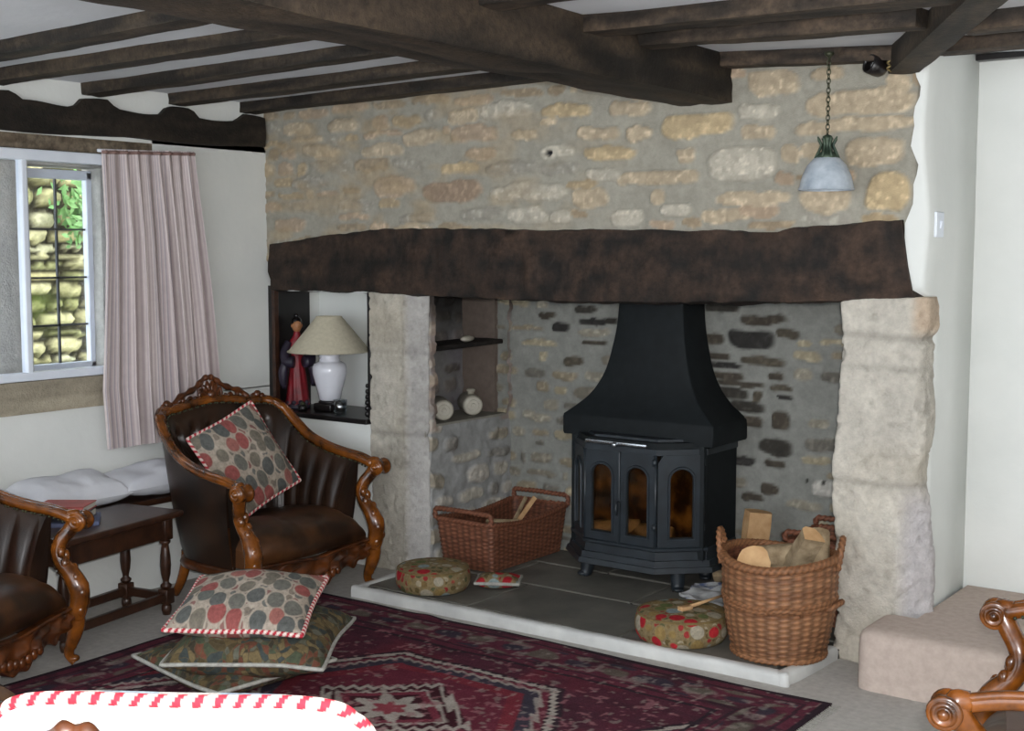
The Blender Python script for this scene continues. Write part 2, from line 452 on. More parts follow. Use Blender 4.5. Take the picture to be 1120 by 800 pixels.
def timber(name, p0, p1, w, h, mat, parent=None, amp=.006, seed=1, N_=60, cols=((52, 40, 31), (26, 20, 16)), top=None, bot=None, bow=None, freq=(3, 14), rnd=.25, ends=None):
    """Rough-hewn beam from p0 to p1 (centre line); w sideways, h upwards."""
    p0, p1 = np.array(p0, float), np.array(p1, float); T = p1 - p0; L = np.linalg.norm(T); T /= L
    S = np.cross(T, (0, 0, 1.)); S /= np.linalg.norm(S); Z = np.cross(S, T)
    K = 6; per = []
    for k in range(4 * K):
        s = k // K; f = (k % K) / K * 2 - 1
        a, b = ((f, -1), (1, f), (-f, 1), (-1, -f))[s]
        d = (abs(a) ** 5 + abs(b) ** 5) ** .2
        q = 1 + rnd * (1 / d - 1) * 1.0
        per.append((a * q, b * q))
    per = np.array(per); n = len(per)
    ts = np.linspace(0, 1, N_ + 1)
    V = []; Cc = []
    for t in ts:
        hu = h / 2 if top is None else top(t); hd = h / 2 if bot is None else bot(t)
        c = p0 + T * L * t + (0 if bow is None else np.array(bow(t)))
        for a, b in per:
            tt = 0
            if ends is not None:
                tt = ends(t, b)
            V.append(c + T * tt + S * a * w / 2 + Z * (b * (hu if b > 0 else hd)))
    V = np.array(V)
    q = np.stack([(V - p0) @ T * freq[0], (V - p0) @ S * freq[1], (V - p0) @ Z * freq[1]], -1)
    nz = fbm(q, 4, seed); nz2 = fbm(q * 2.3 + 9, 3, seed + 5)
    ctr = np.repeat(p0 + np.outer(ts * L, T), n, 0)
    dirs = V - ctr; dirs -= np.outer(dirs @ T, T); dirs /= np.linalg.norm(dirs, axis=1)[:, None] + 1e-9
    V = V + dirs * (amp * nz + amp * .5 * nz2)[:, None]
    k = sm(-.5, .6, nz2 + .4 * fbm(q * np.array([.5, 3, 3]), 2, seed + 8))
    Cc = lin(cols[1]) * (1 - k[:, None]) + lin(cols[0]) * k[:, None]
    F = []
    for i in range(N_):
        for j in range(n):
            F.append((i * n + j, i * n + (j + 1) % n, (i + 1) * n + (j + 1) % n, (i + 1) * n + j))
    F.append(tuple(reversed(range(n)))); F.append(tuple(N_ * n + j for j in range(n)))
    o = obj(name, V, F, mat, parent, True, Cc)
    return shade_auto(recalc(o), 50)

rng = random.Random(7)

# ================================================================== SETTING
YW = 4.28           # front plane of the chimney breast
def zc(x, y):
    z = np.interp(x, [-5, -4.64, -2.4, -2.15, -1.2, 0, 3], [2.145, 2.145, 2.172, 2.16, 2.11, 2.12, 2.14])
    return z + .04 * sm(4.3, 4.7, np.asarray(y, float))

# floor
b = MB(); b.box((-.9, 1.6, -.06), (8.4, 7.2, .12)); tag(b.build('floor', MAT['carpet'], smooth=False), kind='structure')

# ceiling
xs = np.linspace(-5.0, 3.2, 83); ys = np.linspace(-1.9, 5.0, 70)
X, Y = np.meshgrid(xs, ys, indexing='ij')
Zc = zc(X, Y) + .004 * fbm(np.stack([X * 3, Y * 3, X * 0], -1), 3, 4)
b = MB(); b.grid(np.stack([X, Y, Zc], -1), flip=True); b.grid(np.stack([X, Y, Zc * 0 + 2.32], -1))
b.box((-.9, -1.9, 2.24), (8.2, .02, .18)); b.box((3.2, 1.55, 2.24), (.02, 6.9, .18))
tag(b.build('ceiling', MAT['ceiling']), kind='structure')

# left wall with window opening  (y 2.2 .. 3.62, z .925 .. 1.86)
WL = -4.64
b = MB()
b.box((WL - .21, 1.55, .40), (.42, 6.9, .80))
b.box((WL - .21, 4.31, 1.38), (.42, 1.38, 1.17))
b.box((WL - .21, .15, 1.38), (.42, 4.1, 1.17))
b.box((WL - .21, 1.55, 2.07), (.42, 6.9, .30))
tag(b.build('wall_left', MAT['plaster'], smooth=False), kind='structure')
# timber window head
tag(timber('trim_1', (WL - .18, 1.9, 1.895), (WL - .18, 3.85, 1.895), .36, .07, MAT['oak'], amp=.003, seed=4, cols=((120, 108, 92), (92, 80, 66))), kind='structure')

# window : stone mullions, leaded casement, white inner glazing frame
win = MB().box((WL - .0, 2.9, .945), (.05, 1.42, .035), bev=.006)
win.box((WL, 2.9, 1.835), (.05, 1.42, .045), bev=.006)
win.box((WL, 2.979, 1.39), (.045, .026, .87), bev=.005); win.box((WL, 3.585, 1.39), (.045, .03, .87), bev=.005); win.box((WL, 2.22, 1.39), (.045, .03, .87), bev=.005)
w1 = tag(win.build('window_1', MAT['gloss_white'], smooth=False), 'stone mullioned window with a leaded casement and a white inner frame', kind='structure')
def stonebar(name, c, d, seed, parent, col=(196, 193, 184)):
    n = 14; P0 = np.array(c) - np.array(d) / 2
    o = timber(name, (c[0], c[1], c[2] - d[2] / 2), (c[0], c[1] + 1e-6, c[2] + d[2] / 2), d[1], d[0], MAT['ashlar'], parent, amp=.006, seed=seed, N_=24,
               cols=(col, tuple(v * .9 for v in col)), rnd=.5) if d[2] > d[1] else timber(name, (c[0], c[1] - d[1] / 2, c[2]), (c[0], c[1] + d[1] / 2, c[2]), d[0], d[2], MAT['ashlar'], parent, amp=.006, seed=seed, N_=40, cols=(col, tuple(v * .8 for v in col)), rnd=.3)
    return o
stonebar('mullion', (-4.80, 2.985, 1.39), (.16, .16, .96), 3, w1)
stonebar('mullion', (-4.80, 3.49, 1.39), (.16, .14, .96), 5, w1)
stonebar('mullion', (-4.80, 2.36, 1.39), (.16, .16, .96), 6, w1)
stonebar('window_head', (-4.80, 2.9, 1.84), (.18, 1.5, .07), 8, w1)
stonebar('window_sill', (WL - .09, 2.75, .86), (.22, 1.75, .135), 9, w1, (176, 166, 146))
cas = MB()
for (yy, zz, dy, dz) in ((3.09, 1.36, .035, .86), (3.405, 1.36, .035, .86), (3.247, .95, .34, .045), (3.247, 1.775, .34, .04)):
    cas.box((-4.81, yy, zz), (.035, dy, dz), bev=.004)
cs = cas.build('casement', MAT['gloss_white'], w1, smooth=False)
ld = MB()
for yy in (3.247,): ld.box((-4.815, yy, 1.36), (.012, .008, .84))
for zz in (1.135, 1.338, 1.543): ld.box((-4.815, 3.247, zz), (.012, .30, .008))
ld.build('leading', MAT['lead'], cs, smooth=False)
MB().box((-4.815, 3.247, 1.36), (.004, .30, .80)).build('pane', m_glass('window_glass', (.97, .985, .98), .95), cs, smooth=False)
MB().box((WL, 3.28, 1.39), (.004, .58, .85)).box((WL, 2.6, 1.39), (.004, .73, .85)).build('secondary_pane', m_glass('thin_glass', (.97, .98, 1), .94), w1, smooth=False)
cas2 = MB()
for (yy, zz, dy, dz) in ((2.46, 1.36, .035, .86), (2.88, 1.36, .035, .86), (2.67, .95, .42, .045), (2.67, 1.775, .42, .04)):
    cas2.box((-4.81, yy, zz), (.035, dy, dz), bev=.004)
c2 = cas2.build('casement', MAT['gloss_white'], w1, smooth=False)
MB().box((-4.815, 2.67, 1.36), (.004, .40, .80)).build('pane', bpy.data.materials['window_glass'], c2, smooth=False)

# garden outside
gr = random.Random(3)
st = courses(4.6, 2.9, gr, (.05, .13), (.12, .34), .022, [(206, 194, 146), (184, 174, 126), (170, 164, 112), (214, 204, 164), (150, 146, 100), (198, 184, 132)], .04, (.03, .07))
def mossy(UU, VV, H, col):
    k = sm(.05, .5, fbm(np.stack([UU * 1.7, VV * 3, UU * 0], -1), 3, 77))[..., None]
    k2 = sm(-.002, .02, H)[..., None]
    return H, col * (1 - k * .6) + np.array(lin((118, 132, 58))) * k * .6
gw = relief('garden_wall', (-7.2, 3.0, -.3), (0, 1, 0), (0, 0, 1), (1, 0, 0), 4.6, 2.9, .022, st, (58, 54, 38), MAT['mossy'], .012, thick=.4, seed=11, post=mossy, warp=.03)
tag(gw, 'mossy drystone garden wall seen through the leaded window', 'garden wall')
tag(MB().box((-6.3, 4.4, -.36), (3.1, 8, .1)).build('ground', m_noise('garden_grass', (74, 88, 40), (110, 120, 62), .95, 20, bmp=.5, bscale=90), smooth=False), kind='structure')
lv = MB(); gr = random.Random(8)
for k in range(260):
    c = np.array((-7.02 + gr.uniform(-.04, .10), 4.95 + gr.gauss(0, .11), 1.72 + gr.gauss(0, .09)))
    a = gr.uniform(0, 6.28); t = gr.uniform(-.7, .7); s = gr.uniform(.022, .045)
    d1 = np.array((.3 * math.sin(t), math.cos(a), math.sin(a))); d2 = np.cross(d1, (1, .3, .2)); d2 /= np.linalg.norm(d2)
    lv.add([c - d1 * s, c - d2 * s * .5 + (.006, 0, 0), c + d1 * s * 1.1, c + d2 * s * .5 + (.006, 0, 0)], [(0, 1, 2, 3)])
tag(lv.build('wall_fern', m_noise('leaf_green', (84, 138, 60), (150, 190, 112), .5, 9, bmp=0)), 'bright green plant growing out of the mossy garden wall', 'plant', kind='stuff')

# chimney breast above the lintel
PAL = dict(T=(178, 162, 138), G=(184, 164, 130), W=(182, 175, 160), Y=(152, 147, 136), O=(168, 148, 126), B=(148, 126, 106))
HAND = [(-2.01,2.048,0.21,0.09,'T'),(-1.69,1.958,0.39,0.087,'T'),(-2.31,1.917,0.31,0.087,'G'),(-2.06,1.948,0.16,0.052,'W'),(-2.06,1.876,0.14,0.052,'T'),(-1.71,1.882,0.43,0.05,'T'),(-2.13,1.765,0.27,0.125,'W'),(-2.35,1.804,0.08,0.068,'T'),(-2.34,1.723,0.09,0.047,'T'),(-1.94,1.796,0.08,0.071,'T'),(-1.86,1.811,0.08,0.057,'T'),(-1.63,1.788,0.22,0.099,'T'),(-1.96,1.706,0.08,0.045,'O'),(-1.81,1.622,0.2,0.089,'T'),(-1.58,1.648,0.17,0.129,'G'),(-2.08,1.638,0.29,0.053,'T'),(-2.2,1.581,0.2,0.047,'T'),(-2.06,1.592,0.16,0.046,'O'),(-2.4,1.608,0.13,0.055,'W'),(-2.44,1.726,0.16,0.055,'T'),(-2.9,2.008,0.26,0.057,'G'),(-2.69,1.833,0.25,0.049,'G'),(-2.94,1.845,0.18,0.047,'W'),(-3.1,1.929,0.13,0.044,'T'),(-3.36,1.943,0.26,0.068,'O'),(-3.44,1.798,0.2,0.046,'G'),(-3.17,1.788,0.28,0.052,'Y'),(-2.93,1.779,0.2,0.044,'Y'),(-3.49,1.703,0.33,0.093,'B'),(-3.09,1.692,0.39,0.074,'W'),(-3.81,1.74,0.25,0.096,'O'),(-3.33,1.603,0.22,0.046,'Y'),(-3.1,1.592,0.21,0.067,'W'),(-2.93,1.589,0.11,0.051,'W'),(-2.79,1.659,0.16,0.072,'T'),(-3.21,2.028,0.28,0.067,'W'),(-3.42,2.015,0.18,0.069,'T'),(-3.33,1.862,0.17,0.053,'O'),(-4.12,2.017,0.21,0.057,'T'),(-4.48,1.575,0.22,0.06,'O'),(-2.56,1.73,0.2,0.056,'T'),(-2.62,1.584,0.17,0.063,'W'),(-2.6,1.999,0.19,0.055,'T'),(-2.75,1.91,0.21,0.05,'T'),(-2.72,1.753,0.17,0.05,'W'),(-2.56,1.903,0.12,0.055,'T'),(-2.48,2.053,0.24,0.055,'T'),(-3.66,1.944,0.21,0.071,'T'),(-3.88,1.895,0.24,0.064,'T'),(-4.27,1.913,0.24,0.058,'T'),(-4.33,1.768,0.26,0.059,'Y'),(-4.05,1.656,0.23,0.049,'Y'),(-3.69,1.589,0.19,0.04,'Y'),(-1.81,2.066,0.13,0.044,'T'),(-1.55,2.015,0.07,0.061,'T')]
r7 = random.Random(21)
hand = [(x + 4.66, z - 1.40, w, h, lin(PAL[k]) * .95, r7.uniform(.006, .014)) for x, z, w, h, k in HAND]
fill = courses(3.18, .8, r7, (.045, .08), (.10, .26), .022, [PAL['T'], PAL['Y'], PAL['O'], (160, 142, 114), (146, 130, 108)], .03, (.003, .008))
fill = [s for s in fill if not any(abs(s[0] - q[0]) < (s[2] + q[2]) * .46 and abs(s[1] - q[1]) < (s[3] + q[3]) * .46 for q in hand)]
def upper_post(UU, VV, H, col):
    # the dark knot-hole in one pale stone
    d = np.hypot(UU - (4.66 - 2.985), (VV - (1.845 - 1.40)) * 1.4)
    k = (1 - sm(.012, .022, d))
    q = fbm(np.stack([UU * 7, VV * 15, UU * 0], -1), 3, 91); g = (sm(-.15, .45, q) * .55 * (1 - sm(.9, 2.4, UU)))[..., None]
    col = col * (1 - g) + lin((166, 146, 116)) * (1 + .3 * fbm(np.stack([UU * 40, VV * 40, UU * 0], -1), 2, 92))[..., None] * g
    return H - .02 * k, col * (1 - k[..., None]) + lin((38, 36, 40)) * k[..., None]
up = relief('wall_chimney_breast', (-4.66, YW + .004, 1.40), (1, 0, 0), (0, 0, 1), (0, -1, 0), 3.175, .80, .0085, fill + hand, (154, 150, 138), MAT['stone'], .004, thick=.34, seed=3,
            fade=lambda cu, cv: float(np.interp(cu, [0, 1.0, 2.0, 3.2], [.22, .18, .08, 0])), post=upper_post, warp=.026, soft=.11)
tag(up, 'upper chimney breast of tan rubble stone in grey mortar', kind='structure')

# oak lintel over the hearth opening
ltop = lambda t: np.interp(-4.60 + 3.125 * t, [-4.6, -4.439, -4.288, -3.97, -3.442, -2.969, -2.542, -2.154, -1.974, -1.904, -1.752, -1.526, -1.45], [1.488, 1.506, 1.522, 1.550, 1.551, 1.538, 1.541, 1.527, 1.524, 1.543, 1.545, 1.563, 1.563]) - 1.40
lbot = lambda t: 1.40 - np.interp(-4.60 + 3.125 * t, [-4.6, -3.97, -3.44, -2.97, -2.54, -2.15, -1.47], [1.262, 1.261, 1.248, 1.246, 1.246, 1.256, 1.288])
lt = timber('oak_lintel', (-4.605, YW + .11, 1.40), (-1.475, YW + .11, 1.40), .26, .28, MAT['oak'], amp=.014, seed=12, N_=300, top=ltop, bot=lbot, cols=((62, 46, 35), (20, 16, 13)), freq=(7, 22), rnd=.35,
            ends=lambda t, bb: (-.05 * (bb * .5 + .5) * sm(.9, 1, t)))
tag(lt, 'massive rough dark oak lintel spanning the whole fireplace opening', 'beam', kind='thing')

# ashlar jambs
def column(name, poly, z0, z1, nz, npp, colfn, amp, seed, parent=None, joints=()):
    zs = np.linspace(z0, z1, nz + 1); V = []; Cc = []
    for z in zs:
        P = np.array(poly(z), float); n = len(P)
        seg = np.linalg.norm(np.roll(P, -1, 0) - P, axis=1); s = np.concatenate([[0], np.cumsum(seg)])
        for q in np.linspace(0, s[-1], npp, endpoint=False):
            k = min(np.searchsorted(s, q, 'right') - 1, n - 1); f = (q - s[k]) / seg[k]
            p = P[k] * (1 - f) + P[(k + 1) % n] * f
            V.append((p[0], p[1], z))
    V = np.array(V).reshape(nz + 1, npp, 3)
    for _ in range(2):                      # soften the arrises
        V[:, :, :2] = (np.roll(V, 1, 1)[:, :, :2] + 2 * V[:, :, :2] + np.roll(V, -1, 1)[:, :, :2]) / 4
    ctr = V.mean(1, keepdims=True); d = V - ctr; d[..., 2] = 0; d /= np.linalg.norm(d, axis=2, keepdims=True)
    nz_ = fbm(V * 16, 4, seed) * amp + fbm(V * 5, 2, seed + 3) * amp * 1.2 + np.minimum(0, fbm(V * 42, 3, seed + 6) + .1) * amp * 2.4
    for zj in joints: nz_ = nz_ - .007 * np.exp(-((V[..., 2] - zj - .01 * fbm(V * 6, 2, 9)) / .013) ** 2)
    V = V + d * nz_[..., None]
    F = []
    for i in range(nz):
        for j in range(npp):
            F.append((i * npp + j, i * npp + (j + 1) % npp, (i + 1) * npp + (j + 1) % npp, (i + 1) * npp + j))
    F.append(tuple(reversed(range(npp)))); F.append(tuple(nz * npp + j for j in range(npp)))
    col = colfn(V, nz_ / amp)
    return recalc(obj(name, V.reshape(-1, 3), F, MAT['ashlar'], parent, True, np.clip(col.reshape(-1, 3), 0, 1)))

RPZ = [.0, .19, .30, .42, .55, .645, .70, .77, .83, .93, 1.02, 1.06, 1.13, 1.15, 1.17, 1.20, 1.26, 1.32]
RPX = [-1.43, -1.42, -1.415, -1.42, -1.44, -1.455, -1.458, -1.445, -1.436, -1.428, -1.436, -1.446, -1.440, -1.448, -1.438, -1.428, -1.428, -1.44]
def rpoly(z):
    xr = float(np.interp(z, RPZ, RPX)); ch = float(np.interp(z, [0, .55, .66, 1.3], [.09, .09, .03, .02]))
    return [(-1.745 + .015 * math.sin(z * 9), 4.62), (-1.745 + .012 * math.sin(z * 7), YW), (xr - ch, YW - .008 + .01 * math.sin(z * 11)), (xr, YW + ch * .9), (xr, 4.40), (-1.50, 4.43), (-1.50, 4.62)]
def rcol(V, nz_):
    c = np.tile(lin((188, 182, 171)), V.shape[:2] + (1,))
    z = V[..., 2]
    k = sm(.1, .9, fbm(V * 3.2, 3, 31) + .25)[..., None]; c = c * (1 - .35 * k) + lin((168, 154, 130)) * .35 * k
    for zj in (.645, 1.05, 1.155): c *= (1 - .18 * np.exp(-((z - zj - .012 * fbm(V * 6, 2, 9)) / .012) ** 2))[..., None]
    k = (sm(-1.53, -1.47, V[..., 0]) * (1 - sm(.55, .68, z)))[..., None]; c = c * (1 - .5 * k) + lin((176, 172, 182)) * .5 * k  # purple-grey shade of the lower side facet painted into the stone
    k = (sm(-1.5, -1.46, V[..., 0]) * sm(1.14, 1.2, z))[..., None]; c = c * (1 - .5 * k) + lin((170, 136, 100)) * .5 * k
    return c * (1 + .14 * nz_[..., None])
tag(column('pillar_right', rpoly, 0, 1.295, 150, 130, rcol, .009, 5, joints=(.645, 1.155)), 'pale weathered ashlar jamb on the right of the fireplace', kind='structure')
lpoly = lambda z: [(-3.975, YW), (-3.77 + .006 * math.sin(z * 13), YW), (-3.672, 4.345), (-3.672, 4.352), (-3.72, 4.352), (-3.72, 4.37), (-3.975, 4.37)]
def lcol(V, nz_):
    c = np.tile(lin((180, 174, 162)), V.shape[:2] + (1,))
    k = sm(0, .8, fbm(V * 3.5, 3, 41) + .2)[..., None]; c = c * (1 - .4 * k) + lin((150, 140, 120)) * .4 * k
    k = sm(-3.78, -3.74, V[..., 0])[..., None]; c = c * (1 - .5 * k) + lin((162, 162, 166)) * .5 * k
    z = V[..., 2]
    for zj in (.63, 1.0): c *= (1 - .15 * np.exp(-((z - zj) / .01) ** 2))[..., None]
    c *= (1 - .18 * np.exp(-((V[..., 0] + 3.772) / .008) ** 2))[..., None]
    return c * (1 + .16 * nz_[..., None])
tag(column('pillar_left', lpoly, 0, 1.265, 150, 130, lcol, .007, 6, joints=(.63,)), 'pale ashlar jamb on the left of the fireplace', kind='structure')

# inside of the fireplace
def soot(col, k): return col * (1 - k[..., None]) + lin((34, 32, 31)) * k[..., None]
rb = random.Random(5)
DARK = [(-2.4,1.076,0.22,0.085),(-2.54,1.204,0.19,0.039),(-2.34,1.163,0.23,0.046),(-2.58,1.069,0.11,0.047),(-2.24,1.106,0.11,0.038),(-2.34,0.986,0.22,0.039),(-2.57,0.998,0.13,0.036),(-2.52,0.914,0.19,0.039),(-2.28,0.931,0.08,0.038),(-2.26,0.879,0.11,0.035),(-2.49,0.844,0.16,0.055),(-2.37,0.837,0.05,0.054),(-2.41,0.791,0.17,0.055),(-2.28,0.626,0.17,0.078),(-2.26,0.74,0.09,0.085),(-2.39,0.73,0.09,0.047),(-2.42,0.558,0.1,0.036),(-2.28,0.556,0.11,0.039),(-2.31,0.447,0.08,0.055),(-2.38,0.404,0.11,0.036),(-2.35,0.337,0.09,0.032),(-2.24,0.838,0.07,0.023),(-2.45,0.886,0.24,0.024),(-2.54,0.96,0.22,0.024),(-3.24,1.185,0.15,0.034),(-3.17,1.129,0.22,0.034),(-3.37,1.096,0.11,0.043),(-3.3,0.941,0.12,0.051),(-3.45,1.15,0.1,0.034),(-3.19,1.031,0.15,0.025),(-3.1,1.131,0.08,0.033)]
hd = [(x + 3.8, z, w, h, lin(rb.choice([(60, 57, 52), (72, 66, 58), (52, 50, 48), (80, 74, 64)])), rb.uniform(.008, .016)) for x, z, w, h in DARK]
hd += [(-2.06 + 3.8, .475, .13, .075, lin((168, 164, 156)), .012)]
fl = courses(2.2, 1.8, rb, (.045, .08), (.10, .24), .03, [(140, 134, 120), (120, 114, 102), (150, 140, 118), (104, 100, 92), (132, 122, 104)], .25, (.005, .012))
fl = [s for s in fl if not any(abs(s[0] - q[0]) < (s[2] + q[2]) * .48 and abs(s[1] - q[1]) < (s[3] + q[3]) * .48 for q in hd)]
def bpost(UU, VV, H, col):
    for dx in (-.04, .035):
        k = 1 - sm(.006, .010, np.hypot(UU - (1.70 + dx), VV - .50)); H = H - .008 * k; col = soot(col, k * .9)
    P = np.stack([UU * 3, VV * 3, UU * 0], -1)
    return H, soot(col, .55 * sm(1.2, 1.6, VV + .2 * fbm(P, 3, 5)))
tag(relief('wall_fireplace_back', (-3.8, 4.952, 0), (1, 0, 0), (0, 0, 1), (0, -1, 0), 2.2, 1.8, .009, fl + hd, (132, 132, 126), MAT['stone'], .006, thick=.15, seed=9, post=bpost, warp=.022, soft=.2), kind='structure')
rl = random.Random(15)
fl2 = courses(.62, 1.7, rl, (.06, .11), (.12, .26), .03, [(164, 158, 146), (142, 134, 120), (172, 166, 156), (128, 124, 118)], .2, (.006, .014))
def lpost(UU, VV, H, col):
    P = np.stack([UU * 5, VV * 5, UU * 0], -1)
    e = np.minimum(np.abs(UU - .03), np.abs(UU - .565)) + np.where((VV > .64) & (VV < 1.26), 0, 1)
    k = (1 - sm(.01, .06, e + .03 * fbm(P * 2, 3, 5)))[..., None]
    col = col * (1 - .5 * k) + lin((146, 118, 104)) * .5 * k
    return H + .012 * fbm(P * 3, 3, 8), soot(col, .8 * sm(1.13, 1.3, VV + .12 * fbm(P, 3, 15)))
tag(relief('wall_fireplace_left', (-3.672, 4.35, 0), (0, 1, 0), (0, 0, 1), (1, 0, 0), .62, 1.75, .008, fl2, (150, 150, 148), MAT['stone'], .006, hole=(.035, .575, .66, 1.262), thick=.10, seed=13, post=lpost, warp=.025), kind='structure')
rn = random.Random(25)
fl3 = courses(.7, .8, rn, (.06, .11), (.12, .26), .03, [(112, 106, 100), (90, 84, 78), (122, 114, 108)], .2, (.006, .014))
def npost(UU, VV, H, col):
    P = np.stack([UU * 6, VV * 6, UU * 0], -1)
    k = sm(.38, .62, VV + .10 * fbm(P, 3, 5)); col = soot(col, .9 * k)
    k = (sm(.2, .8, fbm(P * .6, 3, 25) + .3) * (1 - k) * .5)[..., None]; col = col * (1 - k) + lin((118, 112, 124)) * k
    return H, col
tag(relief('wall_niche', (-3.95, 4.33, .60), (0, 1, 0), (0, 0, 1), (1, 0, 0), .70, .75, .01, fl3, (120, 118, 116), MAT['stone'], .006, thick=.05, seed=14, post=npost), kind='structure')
b = MB()
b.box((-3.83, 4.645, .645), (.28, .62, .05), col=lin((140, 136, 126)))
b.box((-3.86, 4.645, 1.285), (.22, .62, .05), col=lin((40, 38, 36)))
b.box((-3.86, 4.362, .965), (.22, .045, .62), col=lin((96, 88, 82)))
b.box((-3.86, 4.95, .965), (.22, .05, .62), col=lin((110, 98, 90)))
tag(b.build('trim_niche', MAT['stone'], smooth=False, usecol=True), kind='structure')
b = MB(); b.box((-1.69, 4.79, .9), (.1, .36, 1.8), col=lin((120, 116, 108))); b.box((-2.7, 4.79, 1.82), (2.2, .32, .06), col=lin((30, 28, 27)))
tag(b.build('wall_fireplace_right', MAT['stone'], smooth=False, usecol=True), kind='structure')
# plaster behind / below the lamp niche
b = MB()
b.box((-4.31, YW + .19, .33), (.68, .38, .66)); b.box((-4.31, 4.69, .97), (.68, .12, .70)); b.box((-4.31, 4.50, 1.285), (.68, .38, .05))
tag(b.build('wall_lamp_niche', MAT['plaster'], smooth=False), kind='structure')

# right return of the chimney breast, wavy plaster, and the wall beyond
zs = np.linspace(0, 2.22, 70); rows = []
for z in zs:
    xr = -1.447 + .010 * math.sin(z * 5.1 + .6) + .006 * math.sin(z * 13) + (.0 if z > 1.29 else -.012)
    x0 = -1.53; lo = z < 1.29
    if lo: xr = -1.452 + .004 * math.sin(z * 7)
    o_ = .11 if lo else -.020
    if not lo: x0 = -1.515 if z < 1.545 else -1.490 + .010 * math.sin(z * 23) + .007 * math.sin(z * 51 + 1)
    rows.append([(x0, YW + .012 + o_, z), (xr - .02, YW + .012 + o_, z), (xr - .008, YW + .016 + o_, z), (xr, YW + .03 + o_, z), (xr + .002, YW + .1 + o_ * .5, z), (xr * .5 - .722, YW + .3, z), (-1.45, 4.86, z), (-1.6, 4.86, z), (-1.6, YW + .2, z)])
b = MB(); b.grid(np.array(rows), flip=True); tag(recalc(b.build('wall_return', MAT['plaster'])), kind='structure')
tag(MB().box((2.66, 1.5, 1.1), (.12, 6.8, 2.2)).build('wall_light_block', MAT['plaster'], smooth=False), kind='structure')  # unseen wall added to cut ambient light on the plaster return
b = MB(); b.box((.85, 4.88, 1.1), (4.7, .12, 2.2)); tag(b.build('wall_back', MAT['plaster'], smooth=False), kind='structure')
b = MB(); b.box((.8, 4.795, 2.146), (4.52, .05, .022), bev=.003); tag(b.build('trim_2', MAT['black'], smooth=False), 'thin dark rail high on the white wall in the alcove', kind='structure')

# beams and joists
mb_ = timber('ceiling_beam', (-2.295, -1.6, 2.085), (-2.295, YW - .004, 2.085), .255, .19, MAT['oak'], amp=.017, seed=33, N_=150, cols=((62, 51, 40), (25, 21, 17)), freq=(2.2, 10), rnd=.3)
tag(mb_, 'heavy square main ceiling beam running to the chimney breast', 'beam', kind='thing')
wb = timber('ceiling_beam', (WL - .045, .6, 1.99), (WL - .045, YW - .015, 2.015), .14, .14, MAT['oak'], amp=.007, seed=34, N_=120, cols=((48, 40, 32), (24, 20, 16)), top=lambda t: .040 + .006 * math.sin(t * 60) + sum(.034 * math.exp(-((abs(.6 + 3.665 * t - q)) / .088) ** 8) for q in (1.95, 2.53, 2.87, 3.32, 3.76, 4.2)), bot=lambda t: .078 + .005 * math.sin(t * 30), rnd=.3)
tag(wb, 'dark wall plate beam along the top of the window wall', 'beam', kind='thing')
db = timber('ceiling_beam', (-1.535, 4.27, 2.085), (-.62, 2.56, 2.085), .10, .09, MAT['oak'], amp=.005, seed=35, N_=60, cols=((66, 56, 44), (32, 27, 23)))
tag(db, 'slanting dark beam meeting the right end of the chimney breast', 'beam', kind='thing')
JL = [(2.58, 2.575, 'dark joist left of the main beam, nearest the camera of those reaching the window wall'), (2.913, 2.99, 'dark joist left of the main beam, second from the camera'),
      (3.367, 3.40, 'dark joist left of the main beam, third from the camera, over the curtain'), (3.81, 3.84, 'dark joist left of the main beam, one away from the stone wall'), (4.225, 4.225, 'dark joist against the stone wall left of the main beam')]
for k, (ya, yb, lab) in enumerate(JL):
    w = .10
    o = timber('ceiling_joist', (-4.68, ya - w / 2, 2.125), (-2.34, yb - w / 2, 2.158), w, .058, MAT['oak'], amp=.009, seed=40 + k, N_=70, cols=((70, 59, 47), (28, 24, 20)), rnd=.3)
    tag(o, lab, 'joist', 'ceiling joists', 'thing')
JR = [(-2.25, 2.88, -.80, 2.74, 'dark joist right of the main beam, cut off by the top of the picture', .10), (-2.25, 3.43, -1.0, 3.28, 'broad dark joist right of the main beam, second from the top of the picture', .13), (-2.25, 3.72, -1.22, 3.60, 'dark joist right of the main beam, one away from the stone wall', .10), (-2.25, 4.262, -1.5, 4.262, 'dark joist along the stone wall above the hanging lamp', .08),
      (-1.36, 4.15, 2.6, 4.2, 'dark joist right of the slanting beam, close to the white back wall', .10), (-1.15, 3.76, 2.6, 3.8, 'dark joist right of the slanting beam, in the top right corner', .10)]
for k, (xa, ya, xb, yb, lab, w) in enumerate(JR):
    o = timber('ceiling_joist', (xa, ya - w / 2, float(zc(xa, ya)) - .022), (xb, yb - w / 2, float(zc(xb, yb)) - .022), w, .06, MAT['oak'], amp=.009, seed=60 + k, N_=60, cols=((76, 63, 51), (30, 26, 22)), rnd=.3)
    tag(o, lab, 'joist', 'ceiling joists', 'thing')

